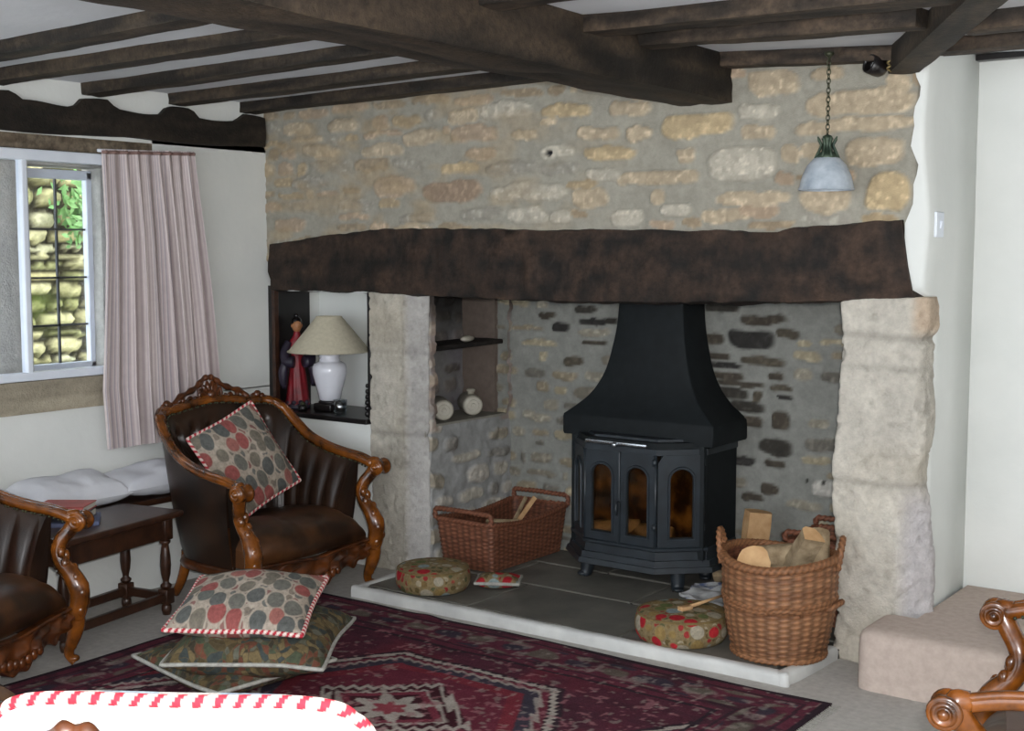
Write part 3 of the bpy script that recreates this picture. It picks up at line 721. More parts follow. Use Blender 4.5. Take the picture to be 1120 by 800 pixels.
# step
def step():
    P = []
    ys_ = 4.015
    prof = [(ys_, 0), (ys_, .05), (ys_, .12), (ys_ + .002, .165), (ys_ + .010, .186), (ys_ + .028, .198), (ys_ + .07, .2), (ys_ + .3, .2), (4.812, .2)]
    X_ = [-1.555, -1.548, -1.535, -1.515, -1.48, -1.432, -1.43, -1.3, 0, 2.6]
    rows = []
    for k, x in enumerate(X_):
        dr = [.05, .022, .009, .002, 0, 0, 0, 0, 0, 0][k]
        rows.append([(x, min(y + dr, 4.812 if x > -1.431 else 4.262), max(z - (dr * .5 if z > .1 else 0), 0)) for y, z in prof])
    b = MB(); b.grid(np.array(rows), flip=True)
    b.add([rows[0][0], rows[0][6], rows[0][8], (rows[0][8][0], rows[0][8][1], 0)], [(0, 1, 2, 3)])
    return recalc(b.build('carpeted_step', MAT['stepcarpet']))
tag(step(), 'low beige carpeted step beside the right stone jamb', 'step', kind='thing')

# hearth
HF = lambda x: 3.846 + (x + 3.6) * (3.885 - 3.846) / 1.85
h = thing('hearth', 'raised slate hearth with a white painted kerb in front of the stove', 'hearth', (-2.7, 4.3, 0)); h['kind'] = 'thing'
def hp(p): return (p[0] + 2.7, p[1] - 4.3, p[2])
b = MB()
poly = [(-3.68, HF(-3.69) + .02), (-1.785, HF(-1.785) + .02), (-1.71, 4.30), (-1.71, 4.95), (-3.67, 4.95), (-3.67, 4.30), (-3.69, 4.28)]
b.add([hp((x, y, 0)) for x, y in poly] + [hp((x, y, .034)) for x, y in poly], [tuple(reversed(range(7))), tuple(range(7, 14))] + [(i, (i + 1) % 7, 7 + (i + 1) % 7, 7 + i) for i in range(7)])
b.build('bed', m_noise('joint_mortar', (56, 54, 50), (72, 70, 64), .9, 10, bmp=.2), h, smooth=False)
fs = MB(); rf = random.Random(4)
for y0, y1, cuts in ((3.915, 4.33, [-3.66, -3.12, -2.42, -1.80]), (4.34, 4.68, [-3.66, -3.30, -2.62, -1.74]), (4.69, 4.94, [-3.66, -2.95, -2.3, -1.74])):
    for a, c in zip(cuts, cuts[1:]):
        sh = rf.uniform(-.03, .03)
        fs.box(hp(((a + c) / 2, (y0 + y1) / 2, .033 + rf.uniform(0, .003))), (c - a - .009, y1 - y0 - .009, .014), bev=.004)
fs.build('flagstones', MAT['slate'], h, smooth=False)
kb = MB()
Pk = crom([(-3.685, 4.27, .021), (-3.680, 4.04, .021), (-3.670, HF(-3.67) + .040, .021), (-3.6, HF(-3.6) + .022, .021), (-2.7, HF(-2.7) + .022, .021), (-1.84, HF(-1.84) + .022, .021), (-1.765, HF(-1.765) + .03, .021), (-1.745, 4.05, .021), (-1.735, 4.27, .021)], 150)
Pk[:, :2] += .004 * np.stack([fbm(Pk * 9, 2, 1), fbm(Pk * 9, 2, 2)], -1)
tg_ = np.gradient(Pk[:, :2], axis=0); tg_ /= np.linalg.norm(tg_, axis=1)[:, None]; nk = np.stack([-tg_[:, 1], tg_[:, 0]], 1)
KP = [(-.022, .0), (-.023, .030), (-.019, .040), (-.010, .0445), (.006, .046), (.018, .043), (.021, .036), (.021, 0)]
Gk = np.array([[hp((p[0] + q[0] * a, p[1] + q[1] * a, z)) for a, z in KP] for p, q in zip(Pk, nk)])
Gk[:, 1:7] += .0035 * np.stack([fbm(Gk[:, 1:7] * 22, 3, k) for k in (1, 2, 3)], -1)
kb.grid(Gk); kb.add([tuple(p) for p in Gk[0]], [tuple(range(8))]); kb.add([tuple(p) for p in Gk[-1]], [tuple(range(8))])
recalc(kb.build('white_kerb', MAT['whitepaint'], h))

# ================================================================== ARMCHAIRS
def make_bergere(label):
    root = thing('armchair', label, 'armchair')
    half = [(.275, .375, .525), (.20, .375, .545), (.10, .375, .558), (.0, .372, .578), (-.10, .366, .615), (-.18, .358, .675), (-.245, .340, .738), (-.292, .295, .772), (-.318, .20, .780), (-.332, .10, .792), (-.336, 0, .80)]
    base = [(.255, .325, .165), (.18, .328, .165), (.09, .328, .165), (.0, .325, .165), (-.08, .318, .165), (-.14, .305, .165), (-.19, .275, .165), (-.225, .225, .165), (-.245, .15, .165), (-.255, .075, .165), (-.258, 0, .165)]
    mir = lambda L: L + [(x, -y, z) for x, y, z in reversed(L[:-1])]
    n = 161
    Rl = crom(mir(half), n); Bs = crom(mir(base), n)
    T = np.gradient(Rl[:, :2], axis=0); T /= np.linalg.norm(T, axis=1)[:, None]
    In = np.stack([-T[:, 1], T[:, 0]], 1)       # towards the seat
    if np.sum(In[n // 2] * np.array((1, 0))) < 0: In = -In
    In3 = np.c_[In, np.zeros(n)]
    arc = np.concatenate([[0], np.cumsum(np.linalg.norm(np.diff(Rl[:, :2], axis=0), axis=1))]); arc -= arc[n // 2]
    i0 = 9
    # outside panel
    nv = 14; V = np.linspace(0, 1, nv)
    P = np.array([[Bs[i] * (1 - v) + Rl[i] * v - In3[i] * .012 * math.sin(PI * v) - np.array((0, 0, .008 * v)) for v in V] for i in range(n)])
    bm = MB(); bm.grid(P[i0:n - i0], flip=True); bm.build('outside_panel', MAT['leather'], root)
    # inside upholstery, buttoned on the back and fluted on the arms
    nv = 26; V = np.linspace(0, 1, nv)
    Bi = Bs + In3 * .055; Bi[:, 2] = .27
    Ti = Rl + In3 * .018; Ti[:, 2] -= .012
    P = np.zeros((n, nv, 3))
    bt = []
    for r_, v in enumerate((.50, .80)):
        for k in range(-3, 4):
            bt.append(((k + (.5 if r_ else 0)) * .105, v))
    for i in range(n):
        for j, v in enumerate(V):
            p = Bi[i] * (1 - v) + Ti[i] * v
            inb = float(sm(.46, .36, abs(arc[i])) if False else (1 - sm(.34, .44, abs(arc[i]))))
            d = .040 * math.sin(PI * min(1, v * .98 + .03)) ** .6
            for (a, q) in bt:
                dd = ((arc[i] - a) / .030) ** 2 + ((v - q) / .075) ** 2
                d -= .030 * math.exp(-dd) * inb
                if q == .5 and v < .5: d -= .016 * math.exp(-((arc[i] - a) / .010) ** 2) * inb
            for (a, q) in bt:              # diagonal pleats between buttons
                for (a2, q2) in bt:
                    if q2 > q and abs(a2 - a) < .06:
                        t = (v - q) / (q2 - q)
                        if 0 <= t <= 1: d -= .012 * math.exp(-((arc[i] - (a + (a2 - a) * t)) / .012) ** 2) * inb
            fl_ = (abs(math.sin(PI * arc[i] / .085)) ** .5)
            d = d * inb + (1 - inb) * (.018 + .022 * fl_) * math.sin(PI * min(1, .05 + .93 * v)) ** .5
            P[i, j] = p + In3[i] * d
    bm = MB(); bm.grid(P[i0:n - i0]); bm.build('inside_back', MAT['leather'], root)
    for (a, q) in bt:
        if abs(a) < .4:
            i = int(np.argmin(np.abs(arc - a))); j = int(q * (nv - 1)); MB().ball(P[i, j] + In3[i] * .004, .009, 6).build('button', MAT['leather'], root)
    # end closing panels of the arms
    for s in (i0, n - 1 - i0):
        bm = MB(); L = [Bs[s], Bi[s]] + list(P[s][1:]) + [Rl[s]]
        bm.add(L, [tuple(range(len(L)))]); bm.build('arm_facing', MAT['leather'], root, smooth=False)
    # show-wood rail with a carved edge
    Rr = Rl.copy()
    k = np.linspace(0, 1, n); rad = .021 + .003 * np.sin(k * 150) * (np.abs(k - .5) < .2)
    bm = MB(); bm.tube(Rr, rad, 10); bm.tube(Rr - In3 * .012 + (0, 0, .014), .010, 6)
    bm.tube(Rr + In3 * .014 + (0, 0, .010), .006, 5)
    bm.build('top_rail', MAT['carved'], root)
    # nail heads under the rail
    bm = MB()
    for a in np.arange(arc[0] + .02, arc[-1] - .02, .019):
        i = int(np.argmin(np.abs(arc - a))); bm.ball(Rl[i] + In3[i] * .030 + np.array((0, 0, -.012)), .0048, 4)
    nh = bm.build('nail_trim', MAT['brass'], root); nh['kind'] = 'stuff'
    # crest
    c = MB(); x0 = -.336; r0 = .796
    arch = crom([(x0 + .01, -.21, r0 - .010), (x0, -.175, r0 + .026), (x0 - .004, -.12, r0 + .044), (x0 - .008, -.068, r0 + .066), (x0 - .012, -.028, r0 + .095), (x0 - .012, 0, r0 + .102), (x0 - .012, .028, r0 + .095), (x0 - .008, .068, r0 + .066), (x0 - .004, .12, r0 + .044), (x0, .175, r0 + .026), (x0 + .01, .21, r0 - .010)], 61)
    c.tube(arch, .0125 + .003 * np.sin(np.linspace(0, 60, 61)), 8)
    for a in (-60, -35, -12, 12, 35, 60):
        d = np.array((0, math.sin(R(a)), math.cos(R(a)))); p = np.array((x0 - .004, 0, r0 + .012))
        c.tube([p + d * .012, p + d * .03, p + d * .052, p + d * .076], [.008, .014, .014, .005], 7)
    c.ball((x0 + .006, 0, r0 + .026), .022, 8, (.8, 1, 1))
    for s in (-1, 1):
        t = np.linspace(0, 2.2 * PI, 26); rr = np.linspace(.026, .006, 26)
        c.tube(np.stack([np.full(26, x0), s * (.108 + rr * np.cos(t + 2.6)), r0 + .012 + rr * np.sin(t + 2.6)], 1), .007, 6)
        c.tube([(x0, s * .055, r0), (x0, s * .062, r0 + .03), (x0, s * .05, r0 + .055)], .008, 6)
        c.tube([(x0, s * .155, r0), (x0, s * .15, r0 + .026)], .010, 6)
        for (yy, zz, q) in ((.232, -.012, .016), (.252, -.006, .020), (.274, -.014, .015), (.21, -.018, .012)):
            c.ball((-.336 + (yy / .3) ** 3 * .035, s * yy, r0 + zz + .012), q, 7, (.8, 1, 1))
    c.build('crest', MAT['crestwood'], root)
    # arm posts with scroll, knees and front legs
    for s in (1, -1):
        p = MB()
        sc_ = (.300, .392 * s, .515)
        M = Matrix.Rotation(PI / 2, 3, 'X') @ Matrix.Identity(3)
        p.lathe([(.001, -.046), (.008, -.045), (.011, -.038), (.014, -.034), (.018, -.040), (.023, -.041), (.026, -.034), (.029, -.032), (.034, -.035), (.037, -.026), (.034, -.016), (.029, -.008), (.031, 0), (.029, .008), (.034, .016), (.037, .026), (.034, .035), (.029, .032), (.026, .034), (.023, .041), (.018, .040), (.014, .034), (.011, .038), (.008, .045), (.001, .046)], sc_, 20, M=M)
        path = crom([(.255, .378 * s, .535), (.285, .385 * s, .530), (.265, .375 * s, .485), (.240, .356 * s, .445), (.232, .348 * s, .405), (.248, .346 * s, .365), (.285, .347 * s, .325), (.312, .352 * s, .27), (.310, .352 * s, .215), (.296, .348 * s, .165)], 46)
        u = np.linspace(0, 1, 46)
        p.tube(path, np.interp(u, [0, .15, .4, .55, .75, 1], [.022, .028, .027, .027, .038, .034]), 10)
        p.tube(path + np.array((.014, .008 * s, 0)), .008, 6)
        for k in range(9):                      # carved leaves on the knee
            q = path[20 + int(k * 2.8)]; p.ball(q + np.array((.020, .012 * s * (1 if k % 2 else -1), 0)), .016, 6, (1, 1, 1.5))
        p.build('arm_post', MAT['carved'], root)
        l = MB(); path = crom([(.296, .348 * s, .18), (.298, .350 * s, .14), (.288, .344 * s, .09), (.272, .338 * s, .045), (.275, .340 * s, .018), (.292, .346 * s, .0)], 22)
        l.tube(path, np.interp(np.linspace(0, 1, 22), [0, .3, .6, .85, 1], [.034, .030, .020, .016, .018]), 10)
        l.ball((.287, .344 * s, .014), .019, 7, (1.2, 1, .72))
        for k in range(4): l.ball(path[2 + 3 * k] + np.array((.018 - .003 * k, .008 * s, 0)), .012, 6, (1, 1, 1.5))
        l.build('front_leg', MAT['carved'], root)
        l = MB(); path = crom([(-.225, .235 * s, .19), (-.232, .24 * s, .13), (-.248, .252 * s, .06), (-.272, .268 * s, 0)], 14)
        l.tube(path, np.linspace(.026, .018, 14), 8); l.build('rear_leg', MAT['carved'], root)
    # carved apron and side rails
    ys = np.linspace(-.345, .345, 111); vs = np.linspace(0, 1, 13); G = np.zeros((111, 13, 3)); Gb = np.zeros((111, 13, 3))
    for i, y in enumerate(ys):
        zb = .130 - .062 * math.exp(-(y / .12) ** 2) - .018 * math.exp(-((abs(y) - .215) / .045) ** 2) + .006 * math.cos(y * 75)
        zt = .205 - .012 * math.exp(-(y / .10) ** 2)
        x = .318 - .030 * (y / .345) ** 2
        for j, v in enumerate(vs):
            cv = .010 * math.sin(y * 62 + 2.2 * math.sin(v * 5)) * math.sin(PI * v) + .010 * math.sin(PI * v) + .006 * math.sin(v * 12 + abs(y) * 40)
            G[i, j] = (x + cv, y, zb + (zt - zb) * v); Gb[i, j] = (x - .03, y, zb + (zt - zb) * v)
    a = MB(); a.grid(G); a.grid(Gb, flip=True)
    a.grid(np.stack([Gb[:, 0], G[:, 0]], 1)); a.grid(np.stack([G[:, -1], Gb[:, -1]], 1))
    for k in range(7): a.ball((.332, (k - 3) * .032, .105 + .006 * abs(k - 3)), .016, 6, (.6, 1, 1.2))
    a.tube([(.322 - .030 * (y / .345) ** 2, y, .204 - .012 * math.exp(-(y / .10) ** 2)) for y in ys[::3]], .008, 6)
    a.build('carved_apron', MAT['crestwood'], root)
    sr = MB(); sr.tube(np.c_[Bs[:, 0], Bs[:, 1], np.full(n, .162)], .022, 8, flat=1.0); sr.build('seat_rail', MAT['crestwood'], root)
    # seat cushion
    prof = crom([(-.245, .262), (-.15, .318), (.0, .345), (.15, .350), (.245, .338), (.296, .305), (.312, .262), (.300, .222), (.285, .20)], 46)
    ny = 49; G = np.zeros((46, ny, 3))
    for j, y in enumerate(np.linspace(-1, 1, ny)):
        e = 1 - abs(y) ** 7; yy = .318 * (abs(y) ** .9) * (1 if y > 0 else -1)
        for i, (x, z) in enumerate(prof):
            wx = 1.0
            if x < 0: wx = 1 - .30 * (-x / .25) ** 1.5
            G[i, j] = (x - .028 * y * y * max(0, x / .3), yy * wx, .20 + (z - .20) * (.45 + .55 * e))
    nz = fbm(G * np.array((9, 9, 4)), 3, 5); G[..., 2] += .006 * nz
    cr = np.abs(fbm(G * np.array((3.2, 5, 3)), 2, 15)); G[..., 2] -= .008 * np.exp(-(cr / .05) ** 2)
    s_ = MB(); s_.grid(G, flip=True)
    s_.add([tuple(G[i, 0]) for i in range(46)] + [(G[i, 0][0], G[i, 0][1], .19) for i in range(46)], [(i, i + 1, 47 + i, 46 + i) for i in range(45)])
    s_.add([tuple(G[i, -1]) for i in range(46)] + [(G[i, -1][0], G[i, -1][1], .19) for i in range(46)], [(i + 1, i, 46 + i, 47 + i) for i in range(45)])
    recalc(s_.build('seat_cushion', MAT['seatleather'], root))
    return root
A = make_bergere('carved walnut and brown leather armchair beside the fireplace, floral cushion on its seat')
A.location = (-4.03, 3.685, 0.004)
dup(A, (-3.99, 2.205, 0.014), R(20), 'leather armchair cut off by the left edge in front of the small dark table').scale = (.96, .96, .96)
dup(A, (-.562, 3.0, 0.004), R(189), 'carved armchair at the right edge, only its arms in view before the step')
dup(A, (-1.43, 1.16, 0.016), R(118), 'armchair seen from behind, just its crest showing under the flash-bleached cushion').scale = (.975, .975, .975)
for o in C.objects:
    if o.get('category') == 'armchair': o['group'] = 'carved leather armchairs'

# ================================================================== CUSHIONS
def pillow(name, label, w, h, t, M4, mat, edge, cat='cushion', group=None, sag=0, seed=1, parts=True, lumps=.02, edge_r=.007, twist=90, rnd=.04):
    n = 41; s = np.linspace(-1, 1, n); S, T = np.meshgrid(s, s, indexing='ij')
    X = .5 * w * S * (1 - .075 * (1 - T ** 2)); Y = .5 * h * T * (1 - .075 * (1 - S ** 2))
    q_ = 1 - rnd * (S * T) ** 4; X = X * q_; Y = Y * q_
    Z = .5 * t * ((1 - np.abs(S) ** 2.4) * (1 - np.abs(T) ** 2.4)) ** .55
    P = np.stack([X, Y, Z * 0], -1)
    l = fbm(np.stack([X * 7, Y * 7, X * 0 + seed], -1), 3, seed) * lumps
    wave = fbm(np.stack([X * 3, Y * 3, X * 0 + seed * 2], -1), 2, seed + 4) * sag
    m = sm(0, .25, 1 - np.maximum(np.abs(S), np.abs(T)))
    top = np.stack([X, Y, Z * (1 + 0 * l) + l * m + wave], -1); bot = np.stack([X, Y, -Z - l * m * .5 + wave], -1)
    root = thing(name, label, cat, group=group); root.matrix_world = M4
    b = MB(); b.grid(top); b.grid(bot, flip=True); b.build('cover', mat, root)
    E_ = [(i, 0) for i in range(n - 1)] + [(n - 1, j) for j in range(n - 1)] + [(i, n - 1) for i in range(n - 1, 0, -1)] + [(0, j) for j in range(n - 1, 0, -1)]
    L = np.array([top[i, j] for i, j in E_])
    if edge == 'cord':
        b = MB(); b.tube(L, edge_r, 7, closed=True); b.build('piping', MAT['cord'], root)
    elif edge == 'braid':
        L2 = np.vstack([L, L[:1]]); d = np.concatenate([[0], np.cumsum(np.linalg.norm(np.diff(L2, axis=0), axis=1))])
        q = np.arange(0, d[-1], .0032); L3 = np.stack([np.interp(q, d, L2[:, k]) for k in range(3)], 1)
        b = MB(); k = 10; b.tube(L3, edge_r, k, closed=True)
        cc = np.zeros((len(q), k, 3)); a = np.arange(k) / k
        red = ((q[:, None] * twist / PI / 2 + a[None] * 1.0) % 1.0) < .5
        cc[:] = lin((222, 206, 196)); cc[red] = lin((176, 44, 58))
        b.c = [tuple(x) for x in cc.reshape(-1, 3)]
        b.build('braid_edging', MAT['braid'], root, usecol=True)
    return root
def frame(c, X, Y):
    X = Vector(X).normalized(); Y = Vector(Y); Y = (Y - X * Y.dot(X)).normalized(); Z = X.cross(Y)
    M = Matrix.Identity(4)
    for i, v in enumerate((X, Y, Z)):
        for j in range(3): M[j][i] = v[j]
    M.translation = Vector(c); return M
def rot_in(M, a): return M @ Matrix.Rotation(a, 4, 'Z')
pillow('cushion', 'floral needlework cushion with pink edging leaning in the fireside armchair', .40, .42, .13, rot_in(frame((-4.11, 3.65, .565), (0.10, 1, 0), (-.42, 0, .91)), R(20)), MAT['floral'], 'braid', group='floral cushions', seed=3, twist=240)
pillow('cushion', 'tapestry cushion lying flat at the bottom of the floor stack', .55, .47, .13, frame((-3.24, 2.81, .085), (.98, -.15, 0), (.15, .98, 0)), MAT['tapestry'], 'cord', group='floor cushions', seed=5, sag=.015)
pillow('cushion', 'tapestry cushion with silver piping in the middle of the floor stack', .54, .50, .19, frame((-3.13, 2.84, .165), (.85, .52, .0), (-.52, .85, .05)), MAT['tapestry'], 'cord', group='floor cushions', seed=6, sag=.03)
pillow('cushion', 'floral cushion edged with red and white braid, topmost of the floor stack', .46, .44, .15, frame((-3.165, 2.815, .288), (.83, .555, -.02), (-.54, .82, .18)), MAT['floral'], 'braid', group='floral cushions', seed=7, sag=.015, edge_r=.008, twist=300)
pillow('cushion', 'floral cushion with red braid, painted flash-bleached, close to the camera at bottom left', .53, .54, .20, frame((-1.315, 1.080, .660), (.835, .55, 0), (.22, -.32, .92)), MAT['floral_flash'], 'braid', group='floral cushions', seed=8, edge_r=.009, twist=240, rnd=.16)
pillow('cushion', 'small red cushion in the armchair at the left edge', .36, .34, .11, frame((-4.12, 2.20, .46), (-.2, .98, 0), (-.35, -.1, .93)), MAT['red'], 'cord', seed=9)

# white pads on the window seat
b = MB(); b.box((-4.535, 2.65, .392), (.27, 2.2, .026), bev=.006)
ws = thing('window_seat', 'low window seat board on a white plastered base', 'window seat', (-4.535, 2.65, 0)); ws['kind'] = 'thing'
MB().box((0, 0, .39), (.27, 2.2, .026), bev=.006).build('seat_board', MAT['tablewood'], ws, smooth=False)
MB().box((-.02, 0, .19), (.21, 2.16, .376), bev=.004).build('base', MAT['plaster'], ws, smooth=False)
for k, (y, l, lab, tlt) in enumerate(((3.50, .52, 'white seat pad on the window seat, nearest the fireside armchair', .12), (3.06, .46, 'white seat pad on the window seat behind the books', .2), (2.60, .50, 'white seat pad on the window seat, far left behind the leather chair', .1))):
    pillow('seat_pad', lab, l, .26, .13, frame((-4.50, y, .476), (0, 1, 0), (-1, 0, tlt)), MAT['pad'], None, 'seat pad', 'white window seat pads', seed=20 + k, lumps=.03)

# ================================================================== TABLE AND BOOKS
tb = thing('side_table', 'small dark oak joint table with turned legs and low stretchers', 'table', (-4.155, 2.93, 0), R(10.4))
b = MB(); b.box((0, .012, .408), (.325, .62, .026), bev=.008); b.build('table_top', MAT['tablewood'], tb, smooth=False)
b = MB()
for x in (-.105, .105): b.box((x, 0, .352), (.022, .52, .085), bev=.003)
for y in (-.27, .27): b.box((0, y, .352), (.20, .022, .085), bev=.003)
b.build('apron', MAT['tablewood'], tb, smooth=False)
for x in (-.105, .105):
    for y in (-.27, .27):
        l = MB(); l.box((x, y, .352), (.046, .046, .092), bev=.003); l.box((x, y, .075), (.046, .046, .06), bev=.003)
        l.lathe([(.017, .305), (.022, .298), (.022, .292), (.013, .285), (.016, .27), (.020, .24), (.022, .20), (.019, .165), (.013, .14), (.012, .13), (.022, .122), (.022, .115), (.015, .105)], (x, y, 0), 14)
        l.lathe([(.014, .046), (.020, .036), (.021, .02), (.016, .0)], (x, y, 0), 12)
        l.build('leg', MAT['tablewood'], tb)
b = MB()
for x in (-.105, .105): b.box((x, 0, .072), (.026, .50, .034), bev=.004)
for y in (-.27, .27): b.box((0, y, .072), (.18, .026, .034), bev=.004)
b.build('stretcher', MAT['tablewood'], tb, smooth=False)
def book(label, c, d, rz, cover, group='books on the dark table', block=None):
    r = thing('book', label, 'book', c, rz, group)
    b = MB(); t = .003
    b.box((0, 0, t / 2), (d[0], d[1], t)); b.box((0, 0, d[2] - t / 2), (d[0], d[1], t)); b.box((0, -d[1] / 2 + t / 2, d[2] / 2), (d[0], t, d[2]), bev=.001)
    b.build('cover', cover, r, smooth=False)
    MB().box((0, .002, d[2] / 2), (d[0] - .008, d[1] - .008, d[2] - 2 * t - .0006)).build('pages', MAT['paper'], r, smooth=False)
    if block: MB().box((block, -d[1] / 2 - .0006, d[2] / 2), (.022, .001, d[2] * .6)).build('spine_label', MAT['whitepaint'], r, smooth=False)
    return r
book('large blue book at the bottom of the pile on the dark table', (-4.215, 2.85, .4215), (.24, .18, .016), R(52), m_col('blue_cloth', (84, 92, 124)))
book('thick black book with a white spine label, second in the pile', (-4.22, 2.845, .438), (.20, .15, .030), R(40), m_col('black_cloth', (30, 30, 40), .4), block=.04)
book('book with faded red cover on top of the pile', (-4.23, 2.855, .4685), (.19, .145, .024), R(35), m_col('red_cloth', (170, 84, 78)))

# ================================================================== RUG
def rug():
    a = np.linspace(0, 2.30, 384); bb = np.linspace(0, 2.55, 426)
    A_, B_ = np.meshgrid(a, bb, indexing='ij')
    p3 = np.stack([A_, B_, A_ * 0], -1)
    wob = fbm(p3 * 5, 2, 3) * .012
    Aw, Bw = A_ + wob, B_ + fbm(p3 * 5, 2, 4) * .012
    MAR, DK, RED, NAVY, CR, GRN, PNK = [lin(c) for c in ((92, 46, 58), (50, 40, 46), (114, 46, 54), (54, 56, 66), (160, 151, 142), (100, 98, 86), (150, 104, 108))]
    col = np.tile(MAR, A_.shape + (1,))
    def put(mask, c, k=1.0):
        m = np.clip(mask, 0, 1)[..., None] * k; col[:] = col * (1 - m) + c * m
    n1 = fbm(p3 * np.array((9, 22, 1)), 3, 11); n2 = fbm(p3 * np.array((30, 30, 1)), 2, 12)
    edge = np.minimum(np.minimum(Aw, 2.30 - Aw), np.minimum(Bw, 2.55 - Bw))
    put(sm(.1, .35, n1), DK, .6)
    put(edge < .022, DK)
    # mottled border of green and grey motifs
    e = edge; band = (e > .075) & (e < .21)
    u = np.where(np.minimum(Bw, 2.55 - Bw) < np.minimum(Aw, 2.30 - Aw), Aw, Bw)
    mot = np.sin(u * 2 * PI / .30) * np.cos((e - .14) * 2 * PI / .16) + .9 * fbm(p3 * np.array((12, 12, 1)), 3, 21)
    put(band * sm(.15, .55, mot), GRN, .75); put(band * sm(.35, .7, -mot), NAVY, .8)
    put(band * sm(.62, .9, fbm(p3 * 30, 2, 31) + .45), CR, .35)
    for q in (.062, .225): put((np.abs(e - q) < .006), DK, .8)
    # inner field with stepped hexagon medallions
    f = e > .26
    put(f, lin((74, 42, 52)), .7)
    put(f * sm(.1, .5, fbm(p3 * np.array((5, 5, 1)), 3, 41)), RED, .5)
    u1, u2 = Aw, Bw
    for ca in (-.02 + 1.18 - 1.18, 1.18, 2.36):
        for cb in (.86, 1.80):
            da, db = u1 - ca, u2 - cb
            # hexagon distance: long axis along a
            hx = np.maximum(np.abs(db) / .44, (np.abs(da) * .95 + np.abs(db) * .55) / .56)
            zg = .014 * (np.abs(((u1 + u2) / .045) % 1 - .5) * 4 - 1)
            hz = hx + zg
            put(f * (hx < 1.06), DK, .9)
            put(f * (np.abs(hz - 1.0) < .022), CR)
            put(f * (hx < .965), lin((98, 44, 56)))
            put(f * ((hx > .80) & (hx < .90)), NAVY, .9)
            put(f * (np.abs(hx - .905 - .02 * (np.abs(((u1 - u2) / .05) % 1 - .5) * 4 - 1)) < .02), CR, .75)
            put(f * ((hx > .70) & (hx < .80)), RED, .85)
            # cream diamond with serrated outline and flower
            dm = np.abs(da) / .40 + np.abs(db) / .34
            put(f * (dm < .80), lin((62, 32, 38)))
            sg = .06 * (np.abs(((u1 - u2 * .8) / .06) % 1 - .5) * 4 - 1)
            put(f * (np.abs(dm + sg - .74) < .05), CR, .95)
            put(f * (np.abs(dm - .55 + sg * .7) < .035), CR, .8); put(f * (np.abs(dm - .48) < .05), lin((112, 50, 62)))
            fr = np.hypot(da, db * 1.15) / .13; th = np.arctan2(db, da)
            put(f * (fr < .85 + .22 * np.cos(th * 8)), CR, .95); put(f * (fr < .40 + .1 * np.cos(th * 6)), lin((130, 62, 70)))
            put(f * (np.abs(np.abs(da) - np.abs(db) * 1.1) < .012) * (dm < .72) * (fr > .9), CR, .7)
    put(f * (np.abs(e - .275) < .008), DK)
    sp = (fbm(p3 * 42, 2, 51) > .42)
    put(sp * (e > .24), PNK, .55); put((fbm(p3 * 40, 2, 52) > .47) * (e > .02), CR, .35)
    col *= (1 + .18 * n2)[..., None]
    H = .0085 + .0025 * fbm(p3 * 3.5, 3, 61) + .007 * np.exp(-((Bw - .02) / .03) ** 2) * np.exp(-((Aw - .62) / .05) ** 2)
    V = np.stack([-3.84 + A_ + .012 * fbm(p3 * 2.5, 2, 71) * (edge < .3), 3.805 - B_ + .01 * fbm(p3 * 3, 2, 72) * (edge < .2), H], -1)
    o = MB(); o.grid(V, col=np.clip(col, 0, 1), flip=True)
    rim = np.concatenate([V[:, 0], V[-1, 1:], V[::-1, -1][1:], V[0, ::-1][1:-1]])
    n = len(rim); lo = rim.copy(); lo[:, 2] = .001
    o.add(list(rim) + list(lo), [(k, (k + 1) % n, n + (k + 1) % n, n + k) for k in range(n)], col=lin((40, 24, 32)))
    root = thing('rug', 'dark red tribal rug with cream medallions on the carpet', 'rug', (0, 0, 0))
    recalc(o.build('rug_pile', MAT['rug'], root, usecol=True))
    fr = MB(); rr = random.Random(2)
    for k in range(230):
        y = 3.80 - k * .011
        fr.tube([(-1.55, y, .006), (-1.535, y + rr.uniform(-.006, .006), .004), (-1.515, y + rr.uniform(-.012, .012), .002)], .0016, 3, cap=False)
    g = fr.build('fringe', MAT['cord'], root); g['kind'] = 'stuff'
    return root
rug()

